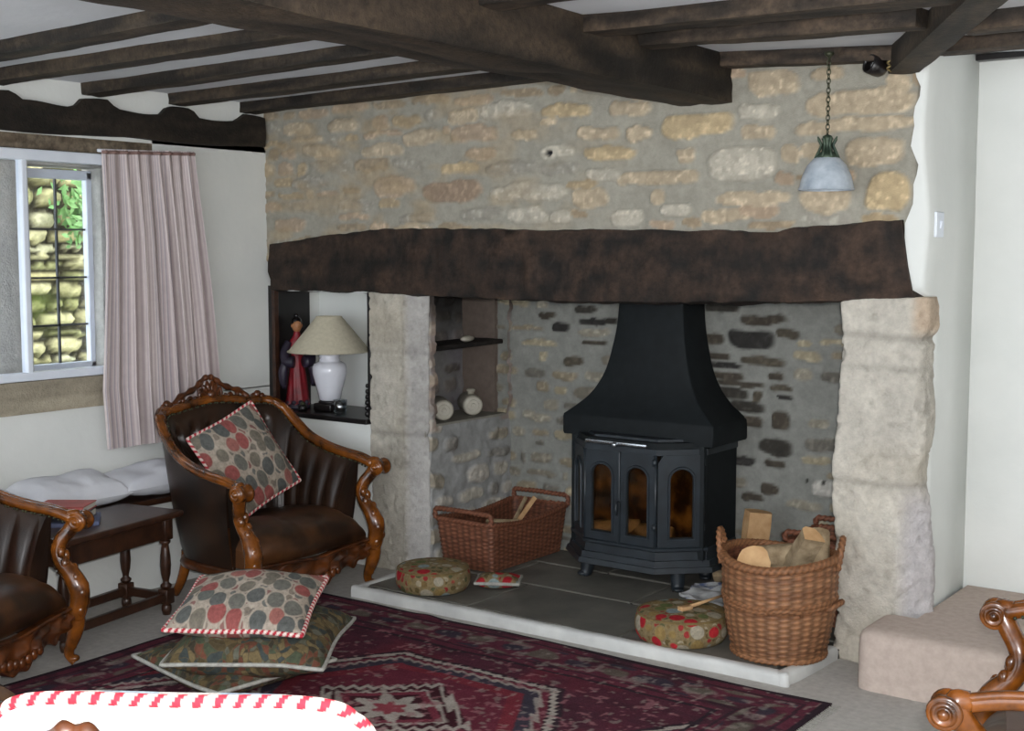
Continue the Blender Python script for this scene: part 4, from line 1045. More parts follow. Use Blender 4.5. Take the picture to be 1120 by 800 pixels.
# ================================================================== CURTAIN
cu = thing('curtain', 'pink and grey striped silk curtain hanging pleated beside the window', 'curtain', (0, 0, 0))
def curtain():
    nu, nv = 260, 46; P = np.zeros((nu, nv, 3)); col = np.zeros((nu, nv, 3))
    us = np.linspace(0, 1, nu)
    p1, p2, gy = lin((202, 190, 187)), lin((180, 165, 165)), lin((146, 140, 146))
    for j, v in enumerate(np.linspace(0, 1, nv)):            # v 0 top
        z = np.interp(v, [0, .05, 1], [1.872, 1.82, .615])
        yl = np.interp(v, [0, .3, .8, 1], [3.305, 3.305, 3.26, 3.275]); yr = np.interp(v, [0, .12, .5, .8, 1], [3.785, 3.80, 3.86, 3.90, 3.90])
        amp = np.interp(v, [0, .06, .12, .5, 1], [.012, .012, .016, .028, .036])
        ph = us * 2 * PI * 9 + .7 * np.sin(us * 7 + v * 1.5) + .3 * np.sin(v * 4 + us * 13)
        x = -4.565 + amp * np.sin(ph) * (.8 + .4 * np.sin(us * 19 + 2)) + .012 * v * np.sin(us * 5)
        P[:, j, 0] = x; P[:, j, 1] = yl + (yr - yl) * us + .006 * np.cos(ph * 1.0) * v; P[:, j, 2] = z + .006 * np.sin(ph) * (v > .97) + .02 * us * (1 - v)
        s = (us * 62) % 1
        c = np.where((s < .4)[:, None], p1, p2); c = np.where(((s > .4) & (s < .52))[:, None], gy, c); col[:, j] = c
    b = MB(); b.grid(P, col=col); b2 = P.copy(); b2[..., 0] -= .003; b.grid(b2, col=col, flip=True)
    b.build('curtain_cloth', MAT['curtain'], cu, usecol=True)
    h = MB(); Q = P[:, 0]; h.tube(Q + np.array((.004, 0, -.012)), .007, 6, col=lin((140, 100, 92))); h.build('heading_tape', m_col('tape', (132, 104, 96)), cu)
    h = MB(); h.tube([(-4.585, 3.30, 1.868), (-4.585, 3.80, 1.886)], .007, 6); h.build('track', MAT['gloss_white'], cu)
curtain()

# ================================================================== STOVE
def prism(m, poly, z0, z1, taper=1.0, c=None, col=None):
    n = len(poly); cx = sum(p[0] for p in poly) / n; cy = max(p[1] for p in poly)
    lo = [(x, y, z0) for x, y in poly]; hi = [(cx + (x - cx) * taper, cy + (y - cy) * taper, z1) for x, y in poly]
    return m.add(lo + hi, [tuple(reversed(range(n))), tuple(range(n, 2 * n))] + [(i, (i + 1) % n, n + (i + 1) % n, n + i) for i in range(n)])
SX, SY = -2.78, 4.665
st = thing('stove', 'black iron wood burning stove with a flared hood and four arched glass panes', 'stove', (SX, SY, .04))
BAY = lambda o=0: [(-.325 - o, .27), (-.325 - o, 0 - o * .3), (-.170 - o * .4, -.145 - o), (.170 + o * .4, -.145 - o), (.325 + o, 0 - o * .3), (.325 + o, .27)]
b = MB()
SID = [(-.325, .27), (-.325, .004), (-.30, .004), (-.30, .25), (.30, .25), (.30, .004), (.325, .004), (.325, .27)]
b.add([(x, y, .12) for x, y in SID] + [(x, y, .63) for x, y in SID], [(i, (i + 1) % 8, 8 + (i + 1) % 8, 8 + i) for i in range(8)])
prism(b, BAY(-.004), .60, .625); prism(b, BAY(-.004), .12, .17)
b.box((.30, -.012, .37), (.055, .03, .52), bev=.006); b.box((-.30, -.012, .37), (.055, .03, .52), bev=.006)
shade_auto(b.build('body', MAT['iron'], st))
b = MB()
for o, z0, z1 in ((.008, .125, .185), (.026, .102, .138), (.040, .090, .112)): prism(b, BAY(o), z0, z1, .985)
Lp = [(x, y, .184) for x, y in BAY(.010)[1:5]]; b.tube(Lp, .010, 6)
shade_auto(b.build('plinth', MAT['ironblue'], st))
b = MB(); prism(b, BAY(.006), .575, .60); prism(b, BAY(-.03), .60, .635, .97)
shade_auto(b.build('top_ledge', MAT['ironblue'], st))
b = MB(); b.box((-.02, -.154, .612), (.30, .012, .016), bev=.004); b.ball((-.02, -.163, .606), .012, 8); b.build('glint_bar', MAT['steel'], st)  # bright bar added in place of the reflection along the vent panel
# arched doors
def arched_panel(name, c, ang, w, h, pw, ph, pz, mat, parent, mi_glass):
    """frame w x h with an arched opening pw x ph starting at height pz; local x across, z up, facing -y, rotated by ang."""
    M = Matrix.Translation(Vector(c)) @ Matrix.Rotation(ang, 4, 'Z')
    na = 10
    hole = [(-pw / 2, pz), (-pw / 2, pz + (ph - pw / 2) * .5)] + [(-pw / 2 * math.cos(PI * k / na), pz + ph - pw / 2 + pw / 2 * math.sin(PI * k / na)) for k in range(na + 1)] + [(pw / 2, pz + (ph - pw / 2) * .5), (pw / 2, pz)]
    n = len(hole); out = []
    for (x, z) in hole:
        if z <= pz + 1e-6: out.append((math.copysign(w / 2, x), 0))
        elif z < pz + ph - pw / 2 + 1e-4: out.append((math.copysign(w / 2, x), z))
        else:
            a = math.atan2(z - (pz + ph - pw / 2), x); 
            q = max(abs(math.cos(a)) / (w / 2), math.sin(a) / (h - (pz + ph - pw / 2)))
            out.append((math.cos(a) / q, pz + ph - pw / 2 + math.sin(a) / q))
    t = .018; V = []; F = []
    for y in (-t / 2, t / 2):
        V += [(x, y, z) for x, z in hole] + [(x, y, z) for x, z in out]
    k = 2 * n
    for i in range(n):
        j = (i + 1) % n
        F += [(i, n + i, n + j, j), (k + i, k + j, k + n + j, k + n + i), (i, j, k + j, k + i), (n + i, k + n + i, k + n + j, n + j)]
    b = MB(); b.add([tuple(M @ Vector(v)) for v in V], F)
    ring = [tuple(M @ Vector((x * 1.08, -t / 2 - .001, z + (.004 if z > pz else -.004)))) for x, z in hole]
    b.tube(ring, .0065, 6, closed=True)
    o = shade_auto(b.build(name, mat, parent))
    g = MB(); g.add([tuple(M @ Vector((x, .002, z))) for x, z in hole], [tuple(range(n))]); g.add([tuple(M @ Vector((x, .005, z))) for x, z in hole], [tuple(reversed(range(n)))])
    g.build('pane', mi_glass, o, smooth=False); return o
GL = m_glass('stove_glass', (.86, .76, .62), .93, .08)
zb = .187; hh = .390
d1 = arched_panel('door', (-.086, -.146, zb), 0, .166, hh, .100, .288, .045, MAT['ironblue'], st, GL)
d2 = arched_panel('door', (.086, -.146, zb), 0, .166, hh, .100, .288, .045, MAT['ironblue'], st, GL)
cl = math.hypot(.155, .145); ca = math.atan2(.145, .155)
arched_panel('side_panel', (.2475, -.0725, zb), ca, cl - .012, hh, .098, .288, .045, MAT['ironblue'], st, GL)
arched_panel('side_panel', (-.2475, -.0725, zb), -ca, cl - .012, hh, .098, .288, .045, MAT['ironblue'], st, GL)
for s in (1,):
    b = MB(); b.tube([(.0, -.160, zb + .18), (.0, -.178, zb + .18), (.0, -.182, zb + .15), (.0, -.180, zb + .125)], .006, 6); b.build('door_handle', MAT['ironblue'], st)
b = MB(); b.box((0, -.156, zb + hh / 2), (.012, .012, hh), bev=.003)
for s in (-1, 1): b.tube([(s * .172, -.152, zb), (s * .172, -.152, zb + hh)], .007, 6)
for z in (zb + .09, zb + .36): b.tube([(.172, -.16, z - .014), (.172, -.16, z + .014)], .011, 8); b.tube([(.318, -.016, z - .014), (.318, -.016, z + .014)], .011, 8)
b.build('door_stile', MAT['ironblue'], st)
b = MB(); b.grid(np.array([[(-.29, -.0, .13), (-.29, -.0, .60)], [(-.15, .04, .13), (-.15, .04, .60)], [(.15, .04, .17), (.15, .04, .60)], [(.29, -.0, .13), (.29, -.0, .60)]]))
b.grid(np.array([[(-.29, -.001, .19), (-.16, -.12, .19)], [(.29, -.001, .19), (.16, -.12, .19)]]))
b.build('firebrick_lining', MAT['firebrick'], st, smooth=False)
for x, y, a in ((-.08, -.06, .3), (.10, -.05, -.25)):
    l = MB(); d = Vector((math.cos(a), math.sin(a), .1)) * .11; l.tube([Vector((x, y, .235)) - d, Vector((x, y, .235)), Vector((x, y, .235)) + d], [.03, .034, .028], 9); l.build('charred_log', MAT['bark'], st)
for sx in (-1, 1):
    for y in (-.045, .20):
        l = MB(); f = crom([(sx * .215, y, .125), (sx * .222, y - .004, .06), (sx * .226, y - .010, .02), (sx * .236, y - .024, .0)], 9)
        l.tube(f, np.linspace(.036, .024, 9), 8, flat=1.0); l.ball((sx * .236, y - .024, .012), .024, 8, (1, 1.1, .5)); l.build('foot', MAT['ironblue'], st)
# hood
zz = [.612, .62, .690, .700, .712, .74, .78, .83, .90, 1.0, 1.10, 1.25, 1.42]
ww = [.366, .370, .370, .368, .352, .318, .274, .238, .206, .181, .165, .156, .154]
yf = [-.032, -.034, -.034, -.032, -.024, -.004, .018, .038, .056, .070, .080, .087, .089]
rows = []
for z, w_, y0 in zip(zz, ww, yf):
    y1 = .282; r = .009; L = []
    for (cx, cy, a0) in ((w_ - r, y1 - r, 0), (-w_ + r, y1 - r, 90), (-w_ + r, y0 + r, 180), (w_ - r, y0 + r, 270)):
        for k in range(4): L.append((cx + r * math.cos(R(a0 + 30 * k)), cy + r * math.sin(R(a0 + 30 * k)), z))
    rows.append(L)
P = np.array(rows)                      # z, ring
fine = []
for a in range(P.shape[1]): fine.append(crom(P[3:, a], 48))
P = np.concatenate([P[:3], np.transpose(np.array(fine), (1, 0, 2))])
b = MB(); b.grid(np.transpose(P, (1, 0, 2)), closed_u=True)
b.add([tuple(p) for p in P[0]], [tuple(range(16))])
hd_ = shade_auto(recalc(b.build('hood', MAT['iron'], st)), 40)

# ================================================================== BASKETS
WK = [lin(c) for c in ((130, 86, 56), (150, 106, 72), (106, 66, 42), (162, 118, 84))]
WKD = [lin(c) for c in ((114, 70, 50), (130, 82, 60), (94, 56, 42), (140, 92, 68))]
def weave(plan, per, z0, z1, pal, nst, rowh, amp=.0055, nth=None, seed=1, zoff=None, rnd_=3):
    """woven wall: plan(s, v) -> (x, y) at perimeter fraction s and height fraction v"""
    nth = nth or nst * 6; nz = int((z1 - z0) / rowh * 3)
    S = np.arange(nth) / nth; Vv = np.linspace(0, 1, nz + 1)
    P = np.zeros((nth, nz + 1, 3)); col = np.zeros((nth, nz + 1, 3)); rr = np.random.RandomState(seed)
    nrow = int((z1 - z0) / rowh) + 2; rc = rr.randint(0, len(pal), nrow); rt = rr.uniform(.93, 1.07, nrow); mean = sum(pal) / len(pal)
    for j, v in enumerate(Vv):
        a = plan(S, v); a2 = plan((S + .002) % 1, v); t = a2 - a; t /= np.linalg.norm(t, axis=1)[:, None] + 1e-9
        nrm = np.stack([t[:, 1], -t[:, 0]], 1)
        row = v * (z1 - z0) / rowh; k = int(row); f = row - k
        o = np.cos(S * nst * PI * 2 / 2 * 1.0 + (PI if k % 2 else 0)) if nst % 2 == 0 else np.cos(S * nst * PI + (PI if k % 2 else 0))
        prof = math.sin(PI * min(max(f, 0), 1)) ** .5 if 0 < f < 1 else 0
        d = amp * (.2 + .8 * (.5 + .5 * o)) * prof
        P[:, j, :2] = a + nrm * d[:, None]; P[:, j, 2] = z0 + (z1 - z0) * v + (0 if zoff is None else zoff(S) * v)
        c = (pal[rc[k]] * .35 + mean * .65) * rt[k]; n_ = .85 + .3 * rr.rand()
        stain = .5 + .5 * np.sin(S * 14 + k * .21 + 3 * np.sin(S * 5 + k * .06))
        rib = .5 + .5 * np.cos(S * nst * PI * 2)
        col[:, j] = c[None] * (.66 + .42 * prof * (.3 + .7 * (.5 + .5 * o)))[:, None] * (.62 + .52 * rib)[:, None] * (.93 + .12 * stain)[:, None]
    return P, col
def rope(m, path, r, closed, pal, seed=0, n=8, pitch=.022):
    P = np.asarray(path, float); 
    if closed: P = np.vstack([P, P[:1]])
    d = np.concatenate([[0], np.cumsum(np.linalg.norm(np.diff(P, axis=0), axis=1))]); L = d[-1]
    q = np.linspace(0, L, max(8, int(L / .004)), endpoint=not closed)
    P3 = np.stack([np.interp(q, d, P[:, k]) for k in range(3)], 1)
    b0 = len(m.v); m.tube(P3, r, n, closed=closed)
    V = np.array(m.v[b0:]).reshape(len(q), n, 3); a = np.arange(n) / n * 2 * PI
    tw = .5 + .5 * np.cos(2 * (a[None] + q[:, None] / pitch * PI))
    V = P3[:, None] + (V - P3[:, None]) * (.72 + .4 * tw)[..., None]
    m.v[b0:] = [tuple(x) for x in V.reshape(-1, 3)]
    rr = np.random.RandomState(seed); base = pal[0] * .6 + pal[1] * .4
    col = base[None, None] * (.55 + .6 * tw)[..., None]
    m.c[b0:] = [tuple(x) for x in col.reshape(-1, 3)]
    return m
# round log basket
lb = thing('log_basket', 'tall round wicker log basket with loop handles in front of the right jamb', 'basket', (-1.868, 4.105, .0435))
def rplan(r0, r1, bulge=.012):
    return lambda S, v: np.stack([np.cos(2 * PI * S), np.sin(2 * PI * S)], 1) * (r0 + (r1 - r0) * v + bulge * math.sin(PI * v))
zof = lambda S: .012 * np.cos(2 * PI * S * 2)
P, c = weave(rplan(.158, .198), 0, 0, .335, WK, 30, .0095, .006, seed=2, zoff=zof)
b = MB(); b.grid(P, closed_u=True, col=c)
Pi, ci = weave(rplan(.148, .188), 0, 0.012, .335, WKD, 30, .0095, .003, seed=3, zoff=zof)
b.grid(Pi, closed_u=True, col=ci, flip=True); b.lathe([(.001, .006), (.148, .006), (.148, .012), (.001, .012)], n=40, col=WKD[0])
b.build('basket_body', MAT['wicker'], lb, usecol=True)
ths = np.linspace(0, 2 * PI, 90, endpoint=False)
def ringp(r, z, k=0): return np.stack([r * np.cos(ths), r * np.sin(ths), z + zof(ths / 2 / PI) * k], 1)
b = MB(); rope(b, ringp(.199, .342, 1), .015, True, WK); rope(b, ringp(.193, .348, 1), .009, True, WK); b.build('rim', MAT['wicker'], lb, usecol=True)
b = MB(); rope(b, ringp(.193, .205, .6), .010, True, WK); rope(b, ringp(.194, .192, .6), .008, True, WK); b.build('woven_band', MAT['wicker'], lb, usecol=True)
b = MB(); rope(b, ringp(.161, .008), .010, True, WK); b.build('foot_ring', MAT['wicker'], lb, usecol=True)
def handle(ang, zc_, r, hw, hh_, tilt, rad):
    d = np.array((math.cos(ang), math.sin(ang), 0)); t = np.array((-d[1], d[0], 0)); u = np.array((0, 0, 1.)) * math.cos(tilt) + d * math.sin(tilt)
    q = np.linspace(-.25, PI + .25, 24)
    path = [d * r + np.array((0, 0, zc_)) + t * hw * math.cos(a) + u * hh_ * math.sin(a) for a in q]
    m = MB(); rope(m, path, rad, False, WK); return m.build('handle', MAT['wicker'], lb, usecol=True)
handle(R(196), .335, .200, .052, .088, .15, .011); handle(R(22), .335, .200, .052, .082, .15, .011)
handle(R(-60), .190, .198, .055, .035, 1.1, .009); handle(R(5), .190, .195, .050, .030, 1.0, .009)
# rectangular baskets
def rectplan(w0, l0, w1, l1, p=9):
    def f(S, v):
        w_, l_ = w0 + (w1 - w0) * v, l0 + (l1 - l0) * v
        a = 2 * PI * S
        # even walk round the rectangle
        per = 2 * (w_ + l_); s = S * per; out = np.zeros((len(S), 2))
        x = np.where(s < l_, w_ / 2, np.where(s < l_ + w_, w_ / 2 - (s - l_), np.where(s < 2 * l_ + w_, -w_ / 2, -w_ / 2 + (s - 2 * l_ - w_))))
        y = np.where(s < l_, -l_ / 2 + s, np.where(s < l_ + w_, l_ / 2, np.where(s < 2 * l_ + w_, l_ / 2 - (s - l_ - w_), -l_ / 2)))
        # round the corners
        r = .03; cx = np.clip(x, -w_ / 2 + r, w_ / 2 - r); cy = np.clip(y, -l_ / 2 + r, l_ / 2 - r)
        dx, dy = x - cx, y - cy; dd = np.hypot(dx, dy) + 1e-9; k = np.minimum(1, r / dd)
        return np.stack([cx + dx * k, cy + dy * k], 1)
    return f
def rect_basket(name, label, loc, rz, w0, l0, w1, l1, h, dip, hole, seed, pal):
    t = thing(name, label, 'basket', loc, rz)
    def zo(S):
        pl = rectplan(w1, l1, w1, l1)(S, 1); return -dip * np.cos(np.clip(pl[:, 1] / (l1 / 2), -1, 1) * PI / 2) ** 1.5
    P, c = weave(rectplan(w0, l0, w1, l1), 0, 0, h, pal, 52, .0095, .006, seed=seed, zoff=zo)
    b = MB(); b.grid(P, closed_u=True, col=c)
    Pi, ci = weave(rectplan(w0 - .018, l0 - .018, w1 - .018, l1 - .018), 0, .012, h, pal, 52, .0095, .003, seed=seed + 1, zoff=zo)
    b.grid(Pi, closed_u=True, col=ci * .9, flip=True); b.box((0, 0, .009), (w0 - .02, l0 - .02, .008), col=pal[0])
    b.build('basket_body', MAT['wicker'], t, usecol=True)
    S = np.linspace(0, 1, 160, endpoint=False); a = rectplan(w1, l1, w1, l1)(S, 1)
    b = MB(); rope(b, np.c_[a, h + zo(S)], .012, True, pal); b.build('rim', MAT['wicker'], t, usecol=True)
    for s in (-1, 1):
        b = MB(); y = s * (l1 / 2 - .002)
        rope(b, [(-w1 / 2 + .002, y, h), (-w1 / 2 + .0, y, h + hole * .7), (-w1 / 2 + .01, y, h + hole), (0, y, h + hole + .002), (w1 / 2 - .01, y, h + hole), (w1 / 2, y, h + hole * .7), (w1 / 2 - .002, y, h)], .012, False, pal)
        b.build('handle', MAT['wicker'], t, usecol=True)
    return t
rect_basket('kindling_basket', 'long rectangular wicker kindling basket left of the stove', (-3.487, 4.645, .0435), 0, .285, .54, .318, .60, .215, .022, .045, 5, WKD)
rect_basket('wicker_hamper', 'dark wicker hamper half hidden behind the tall log basket', (-1.895, 4.63, .0435), R(2), .22, .28, .25, .32, .31, .01, .035, 8, WKD)

# ================================================================== LOGS AND OTHER FIREPLACE THINGS
def log(label, c, d, L, r, seed, split=True, group=None, name='log', mat='bark'):
    t = thing(name, label, 'log', c, 0, group); rr = random.Random(seed)
    d = Vector(d).normalized(); u = d.orthogonal().normalized(); w_ = d.cross(u)
    n = 18; ang = [2 * PI * k / n for k in range(n)]
    if split:
        prof = []
        for a in ang:
            q = r * (1 + .05 * math.sin(3 * a + seed)); x, y = q * math.cos(a), q * math.sin(a)
            if y < -.15 * r: y = -.15 * r
            if x < -.45 * r and y < .9 * r: x = max(x, -.45 * r - .0 * r)
            prof.append((x, y))
    else: prof = [(r * (1 + .06 * math.sin(3 * a + seed)) * math.cos(a), r * (1 + .06 * math.sin(2 * a + seed)) * math.sin(a)) for a in ang]
    m = MB(); V = []; F = []
    for k in range(7):
        s = (k / 6 - .5) * L
        for (x, y) in prof: V.append(tuple(d * s + (u * x + w_ * y) * (1 + .04 * rr.uniform(-1, 1))))
    for k in range(6):
        for i in range(n): F.append((k * n + i, k * n + (i + 1) % n, (k + 1) * n + (i + 1) % n, (k + 1) * n + i))
    m.add(V, F); recalc(shade_auto(m.build('bark_side', MAT[mat], t), 40))
    m = MB(); m.add(V[:n], [tuple(reversed(range(n)))]); m.build('cut_end', MAT['cutwood'], t, smooth=False)
    m = MB(); m.add(V[-n:], [tuple(range(n))]); m.build('cut_end', MAT['cutwood'], t, smooth=False)
    return t
for k, (c, d, L, r, lab) in enumerate((
    ((-1.938, 4.04, .360), (.45, -.85, .35), .17, .055, 'cut log with a round end at the front left of the tall log basket'),
    ((-1.788, 4.09, .395), (.5, -.3, .75), .20, .052, 'split log rising at the right of the tall log basket'),
    ((-1.868, 4.16, .372), (.9, .3, .15), .20, .045, 'log lying across the back of the tall log basket'),
    ((-1.848, 4.01, .335), (.95, -.2, .1), .16, .038, 'thin log low at the front of the tall log basket'),
    ((-1.763, 4.19, .385), (-.2, .5, .8), .18, .040, 'log upright at the back right of the tall log basket'))):
    log(lab, c, d, L, r, 3 + k, k in (1, 3), 'logs in the tall basket')
log('pale split log standing on end between the stove and the tall basket', (-2.275, 4.72, .215), (.10, .05, 1), .35, .07, 31, mat='cutwood')
log('short log lying on the hearth beside the right foot of the stove', (-2.37, 4.80, .085), (.75, .2, .05), .20, .045, 35)
rk = random.Random(12)
for k, lab in enumerate(('pale kindling stick sticking up steeply in the rectangular basket', 'kindling stick leaning on the far end of the rectangular basket', 'kindling stick lying low along the rectangular basket', 'short kindling stick across the middle of the rectangular basket', 'thick kindling stick by the near end of the rectangular basket')):
    c = ((-3.49, 4.80, .22), (-3.54, 4.82, .215), (-3.50, 4.62, .185), (-3.53, 4.70, .19), (-3.48, 4.55, .18))[k]
    d = ((.2, .5, .6), (-.1, .6, .45), (.1, 1, .05), (1, .35, .05), (.7, .6, .1))[k]
    log(lab, c, d, (.20, .20, .26, .16, .15)[k], (.014, .016, .018, .016, .024)[k], 40 + k, True, 'kindling in the rectangular basket', 'kindling_stick', 'cutwood' if k % 2 == 0 else 'bark')

def pouf(label, c, r, h, seed, sq=1.0, rz=0, name='footstool'):
    t = thing(name, label, 'footstool', c, rz)
    prof = crom([(r * .90, .0), (r * .98, h * .22), (r, h * .5), (r * .97, h * .78), (r * .86, h * .95), (r * .55, h * 1.02), (.002, h * 1.05)], 30)
    b = MB(); b.lathe([(.002, 0)] + [tuple(p) for p in prof], n=48, sy=sq); b.build('needlepoint_cover', MAT['stool'], t)
    b = MB(); q = np.linspace(0, 2 * PI, 60, endpoint=False)
    b.tube(np.stack([r * .93 * np.cos(q), r * .93 * sq * np.sin(q), np.full(60, h * .88)], 1), .005, 6, closed=True); b.build('piping', m_noise('olive_cord', (96, 80, 44), (120, 100, 60), .8, 60), t)
    return t
pouf('round rose needlepoint footstool on the hearth beside the tall log basket', (-2.228, 4.055, .0435), .172, .105, 1)
pouf('round floral needlepoint footstool on the hearth left of the rectangular basket front', (-3.405, 4.045, .0435), .158, .098, 2)
pillow('cushion', 'small flat red floral cushion on the hearth between footstool and stove', .19, .15, .06, frame((-3.19, 4.215, .072), (.85, .5, 0), (-.5, .85, 0)), MAT['stool'], 'cord', seed=15)
# papers and hearth brush
def paper(label, c, d, rz, mat, tilt=0):
    t = thing('newspaper', label, 'newspaper', c, rz, 'papers by the stove'); t.rotation_euler = (tilt, 0, rz)
    b = MB(); n = 14
    P = np.array([[((i / n - .5) * d[0], (j / n - .5) * d[1], .006 * math.sin(i * .7 + j * .3) + .004 * math.sin(j * .9)) for j in range(n + 1)] for i in range(n + 1)])
    b.grid(P + np.array((0, 0, d[2]))); b.grid(P, flip=True)
    for A_, B_ in ((P[0], P[0] + (0, 0, d[2])), (P[-1] + (0, 0, d[2]), P[-1]), (P[:, 0] + (0, 0, d[2]), P[:, 0]), (P[:, -1], P[:, -1] + (0, 0, d[2]))): b.grid(np.stack([B_, A_], 1))
    recalc(b.build('sheets', mat, t)); return t
NB = m_noise('printed_paper', (92, 108, 150), (206, 208, 210), .7, 26, (1, 1, 1), .2, 60, .3, lo=.42, hi=.54)
paper('folded blue and white newspaper lowest on the hearth by the tall basket', (-2.375, 4.64, .048), (.24, .24, .014), R(20), NB)
paper('creased grey newspaper on top of the blue one by the tall basket', (-2.325, 4.50, .072), (.20, .22, .010), R(58), m_noise('grey_paper', (150, 152, 154), (196, 196, 194), .7, 22))
br = thing('hearth_brush', 'small wooden hearth brush resting on the rose footstool', 'brush', (-2.20, 4.03, .152), R(70))
b = MB(); b.box((0, 0, .008), (.055, .028, .016), bev=.005); b.tube([(.02, 0, .010), (.10, .0, .018), (.20, .01, .024)], [.007, .006, .005], 8); b.build('handle', MAT['cutwood'], br)
b = MB()
for k in range(40): b.tube([(-.024 + .012 * (k % 4) , -.012 + .0027 * (k // 4), .002), (-.030 + .014 * (k % 4), -.016 + .0035 * (k // 4), -.010)], .0012, 3, cap=False)
bb_ = b.build('bristles', MAT['stoneware'], br); bb_['kind'] = 'stuff'

# side niche: shelf and stoneware bottles
sh = timber('shelf', (-3.80, 4.372, 1.010), (-3.80, 4.925, 1.018), .20, .022, MAT['oak'], amp=.003, seed=81, N_=30, cols=((40, 34, 30), (22, 19, 18)))
tag(sh, 'dark sooty board shelf in the recess inside the fireplace', 'shelf')
def bottle(label, c, neck):
    t = thing('stoneware_bottle', label, 'bottle', c, R(-42), 'stoneware bottles in the recess')
    M = Matrix.Rotation(PI / 2, 3, 'Y')
    b = MB(); b.lathe([(.002, .095), (.010, .097), (.012, .093), (.026, .094), (.028, .091), (.040, .090), (.047, .082), (.049, .06), (.049, -.08), (.042, -.095), (.002, -.095)], n=28, M=M)
    shade_auto(b.build('body', MAT['stoneware'], t))
    if neck:
        b = MB(); b.lathe([(.016, .045), (.016, .058), (.021, .060), (.021, .070), (.012, .074), (.002, .074)], (0.02, 0, 0), 16); b.build('stopper', MAT['stoneware'], t)
bottle('stoneware bottle lying end on in the recess, nearer the lamp', (-3.785, 4.56, .722), False)
bottle('stoneware bottle with a stopper on top, lying deeper in the recess', (-3.795, 4.79, .722), True)
ck = thing('stone_chip', 'pale stone lying on the sooty board shelf', 'stone', (-3.74, 4.70, 1.027))
b = MB(); b.ball((0, 0, .014), .03, 8, (.7, 1.6, .5)); o = b.build('stone', MAT['stoneware'], ck)

# ================================================================== LAMP NICHE
t = thing('niche_lining', 'dark wooden side board lining the lamp niche', 'panel', (-4.635, 4.40, 0))
b = MB(); b.box((0, .015, .97), (.03, .26, .63), bev=.003); b.build('board', MAT['black'], t, smooth=False)
b = MB(); b.box((.026, -.10, .97), (.022, .03, .63), bev=.004); b.build('front_edge', MAT['tablewood'], t, smooth=False)
t = thing('niche_post', 'thin dark carved wooden upright at the right of the lamp niche', 'post', (-3.992, 4.30, .685))
b = MB(); b.box((0, .02, .29), (.018, .05, .58), bev=.003); b.build('upright', MAT['black'], t, smooth=False)
b = MB()
for k in range(6): b.ball((-.016, .0, .02 + k * .026), .016 - .001 * k, 7, (.8, .8, 1))
b.build('carved_bracket', MAT['black'], t)
t = thing('niche_shelf', 'dark wooden shelf board under the lamp in the white niche', 'shelf', (-4.30, 4.40, .66))
b = MB(); b.box((0, .04, .012), (.64, .36, .024), bev=.004); b.build('board', MAT['black'], t, smooth=False)
SZ = .6845
lp = thing('table_lamp', 'white ginger jar table lamp with a cream cone shade in the niche', 'lamp', (-4.360, 4.415, SZ))
b = MB(); b.box((0, 0, .018), (.115, .115, .036), bev=.006); b.lathe([(.05, .036), (.056, .042), (.048, .05)], n=24); b.build('plinth', MAT['black'], lp)
b = MB(); b.lathe([(.046, .05), (.052, .056), (.058, .09), (.072, .14), (.082, .18), (.083, .205), (.076, .225), (.058, .236), (.050, .240), (.051, .246), (.046, .252), (.050, .262), (.046, .275), (.030, .287), (.014, .292)], n=36); b.build('jar', MAT['white'], lp)
b = MB(); b.lathe([(.010, .29), (.010, .33), (.016, .332), (.016, .36), (.004, .362)], n=14); b.build('lamp_holder', MAT['brass'], lp)
b = MB(); b.lathe([(.200, .288), (.1995, .285), (.062, .452), (.0625, .455), (.060, .452), (.197, .288)], n=48, cap=False)
b.tube([(.2 * math.cos(a), .2 * math.sin(a), .287) for a in np.linspace(0, 2 * PI, 48, endpoint=False)], .003, 5, closed=True)
shade_auto(b.build('lamp_shade', MAT['shade'], lp))
# glass tumbler
tg = thing('glass_tumbler', 'small clear glass tumbler beside the lamp foot', 'glass', (-4.195, 4.315, SZ))
b = MB(); b.lathe([(.002, .001), (.028, .001), (.033, .072), (.031, .072), (.026, .008), (.002, .008)], n=24, cap=False)
b.build('glass', m_glass('tumbler_glass', (.86, .9, .92), .75, .05), tg)
tg = thing('dark_jar', 'tiny dark lidded jar at the left foot of the lamp', 'jar', (-4.455, 4.325, SZ))
b = MB(); b.lathe([(.002, 0), (.02, 0), (.023, .012), (.02, .026), (.012, .03)], n=18); b.build('jar', MAT['black'], tg); b = MB(); b.lathe([(.014, .03), (.012, .038), (.004, .044), (.002, .048)], n=14); b.build('lid', MAT['brass'], tg)
# robed figurine
fg = thing('figurine', 'robed figurine in dark red silk standing beside the lamp', 'figurine', (-4.550, 4.385, SZ), R(55))
def body_mesh():
    nz, nt_ = 44, 40; P = np.zeros((nt_, nz, 3))
    zz_ = np.linspace(.02, .375, nz)
    for j, z in enumerate(zz_):
        rx = np.interp(z, [.02, .06, .15, .22, .25, .29, .33, .35, .375], [.072, .064, .052, .040, .036, .044, .046, .026, .018])
        ry = np.interp(z, [.02, .06, .15, .22, .25, .29, .33, .35, .375], [.060, .052, .042, .034, .030, .033, .030, .022, .017])
        a = np.linspace(0, 2 * PI, nt_, endpoint=False); f = 1 + .10 * np.sin(a * 9 + z * 12) * np.interp(z, [0, .2, .25], [1, .7, 0])
        rx *= .8; ry *= .8; P[:, j] = np.stack([rx * f * np.cos(a), ry * f * np.sin(a), np.full(nt_, z)], 1)
    return P
b = MB(); b.grid(body_mesh(), closed_u=True); b.build('robe', MAT['red'], fg)
b = MB()
for s in (-1, 1):
    p = crom([(s * .040, 0, .325), (s * .062, -.012, .28), (s * .058, -.040, .235), (s * .026, -.058, .232)], 14); b.tube(p, np.linspace(.018, .030, 14), 10)
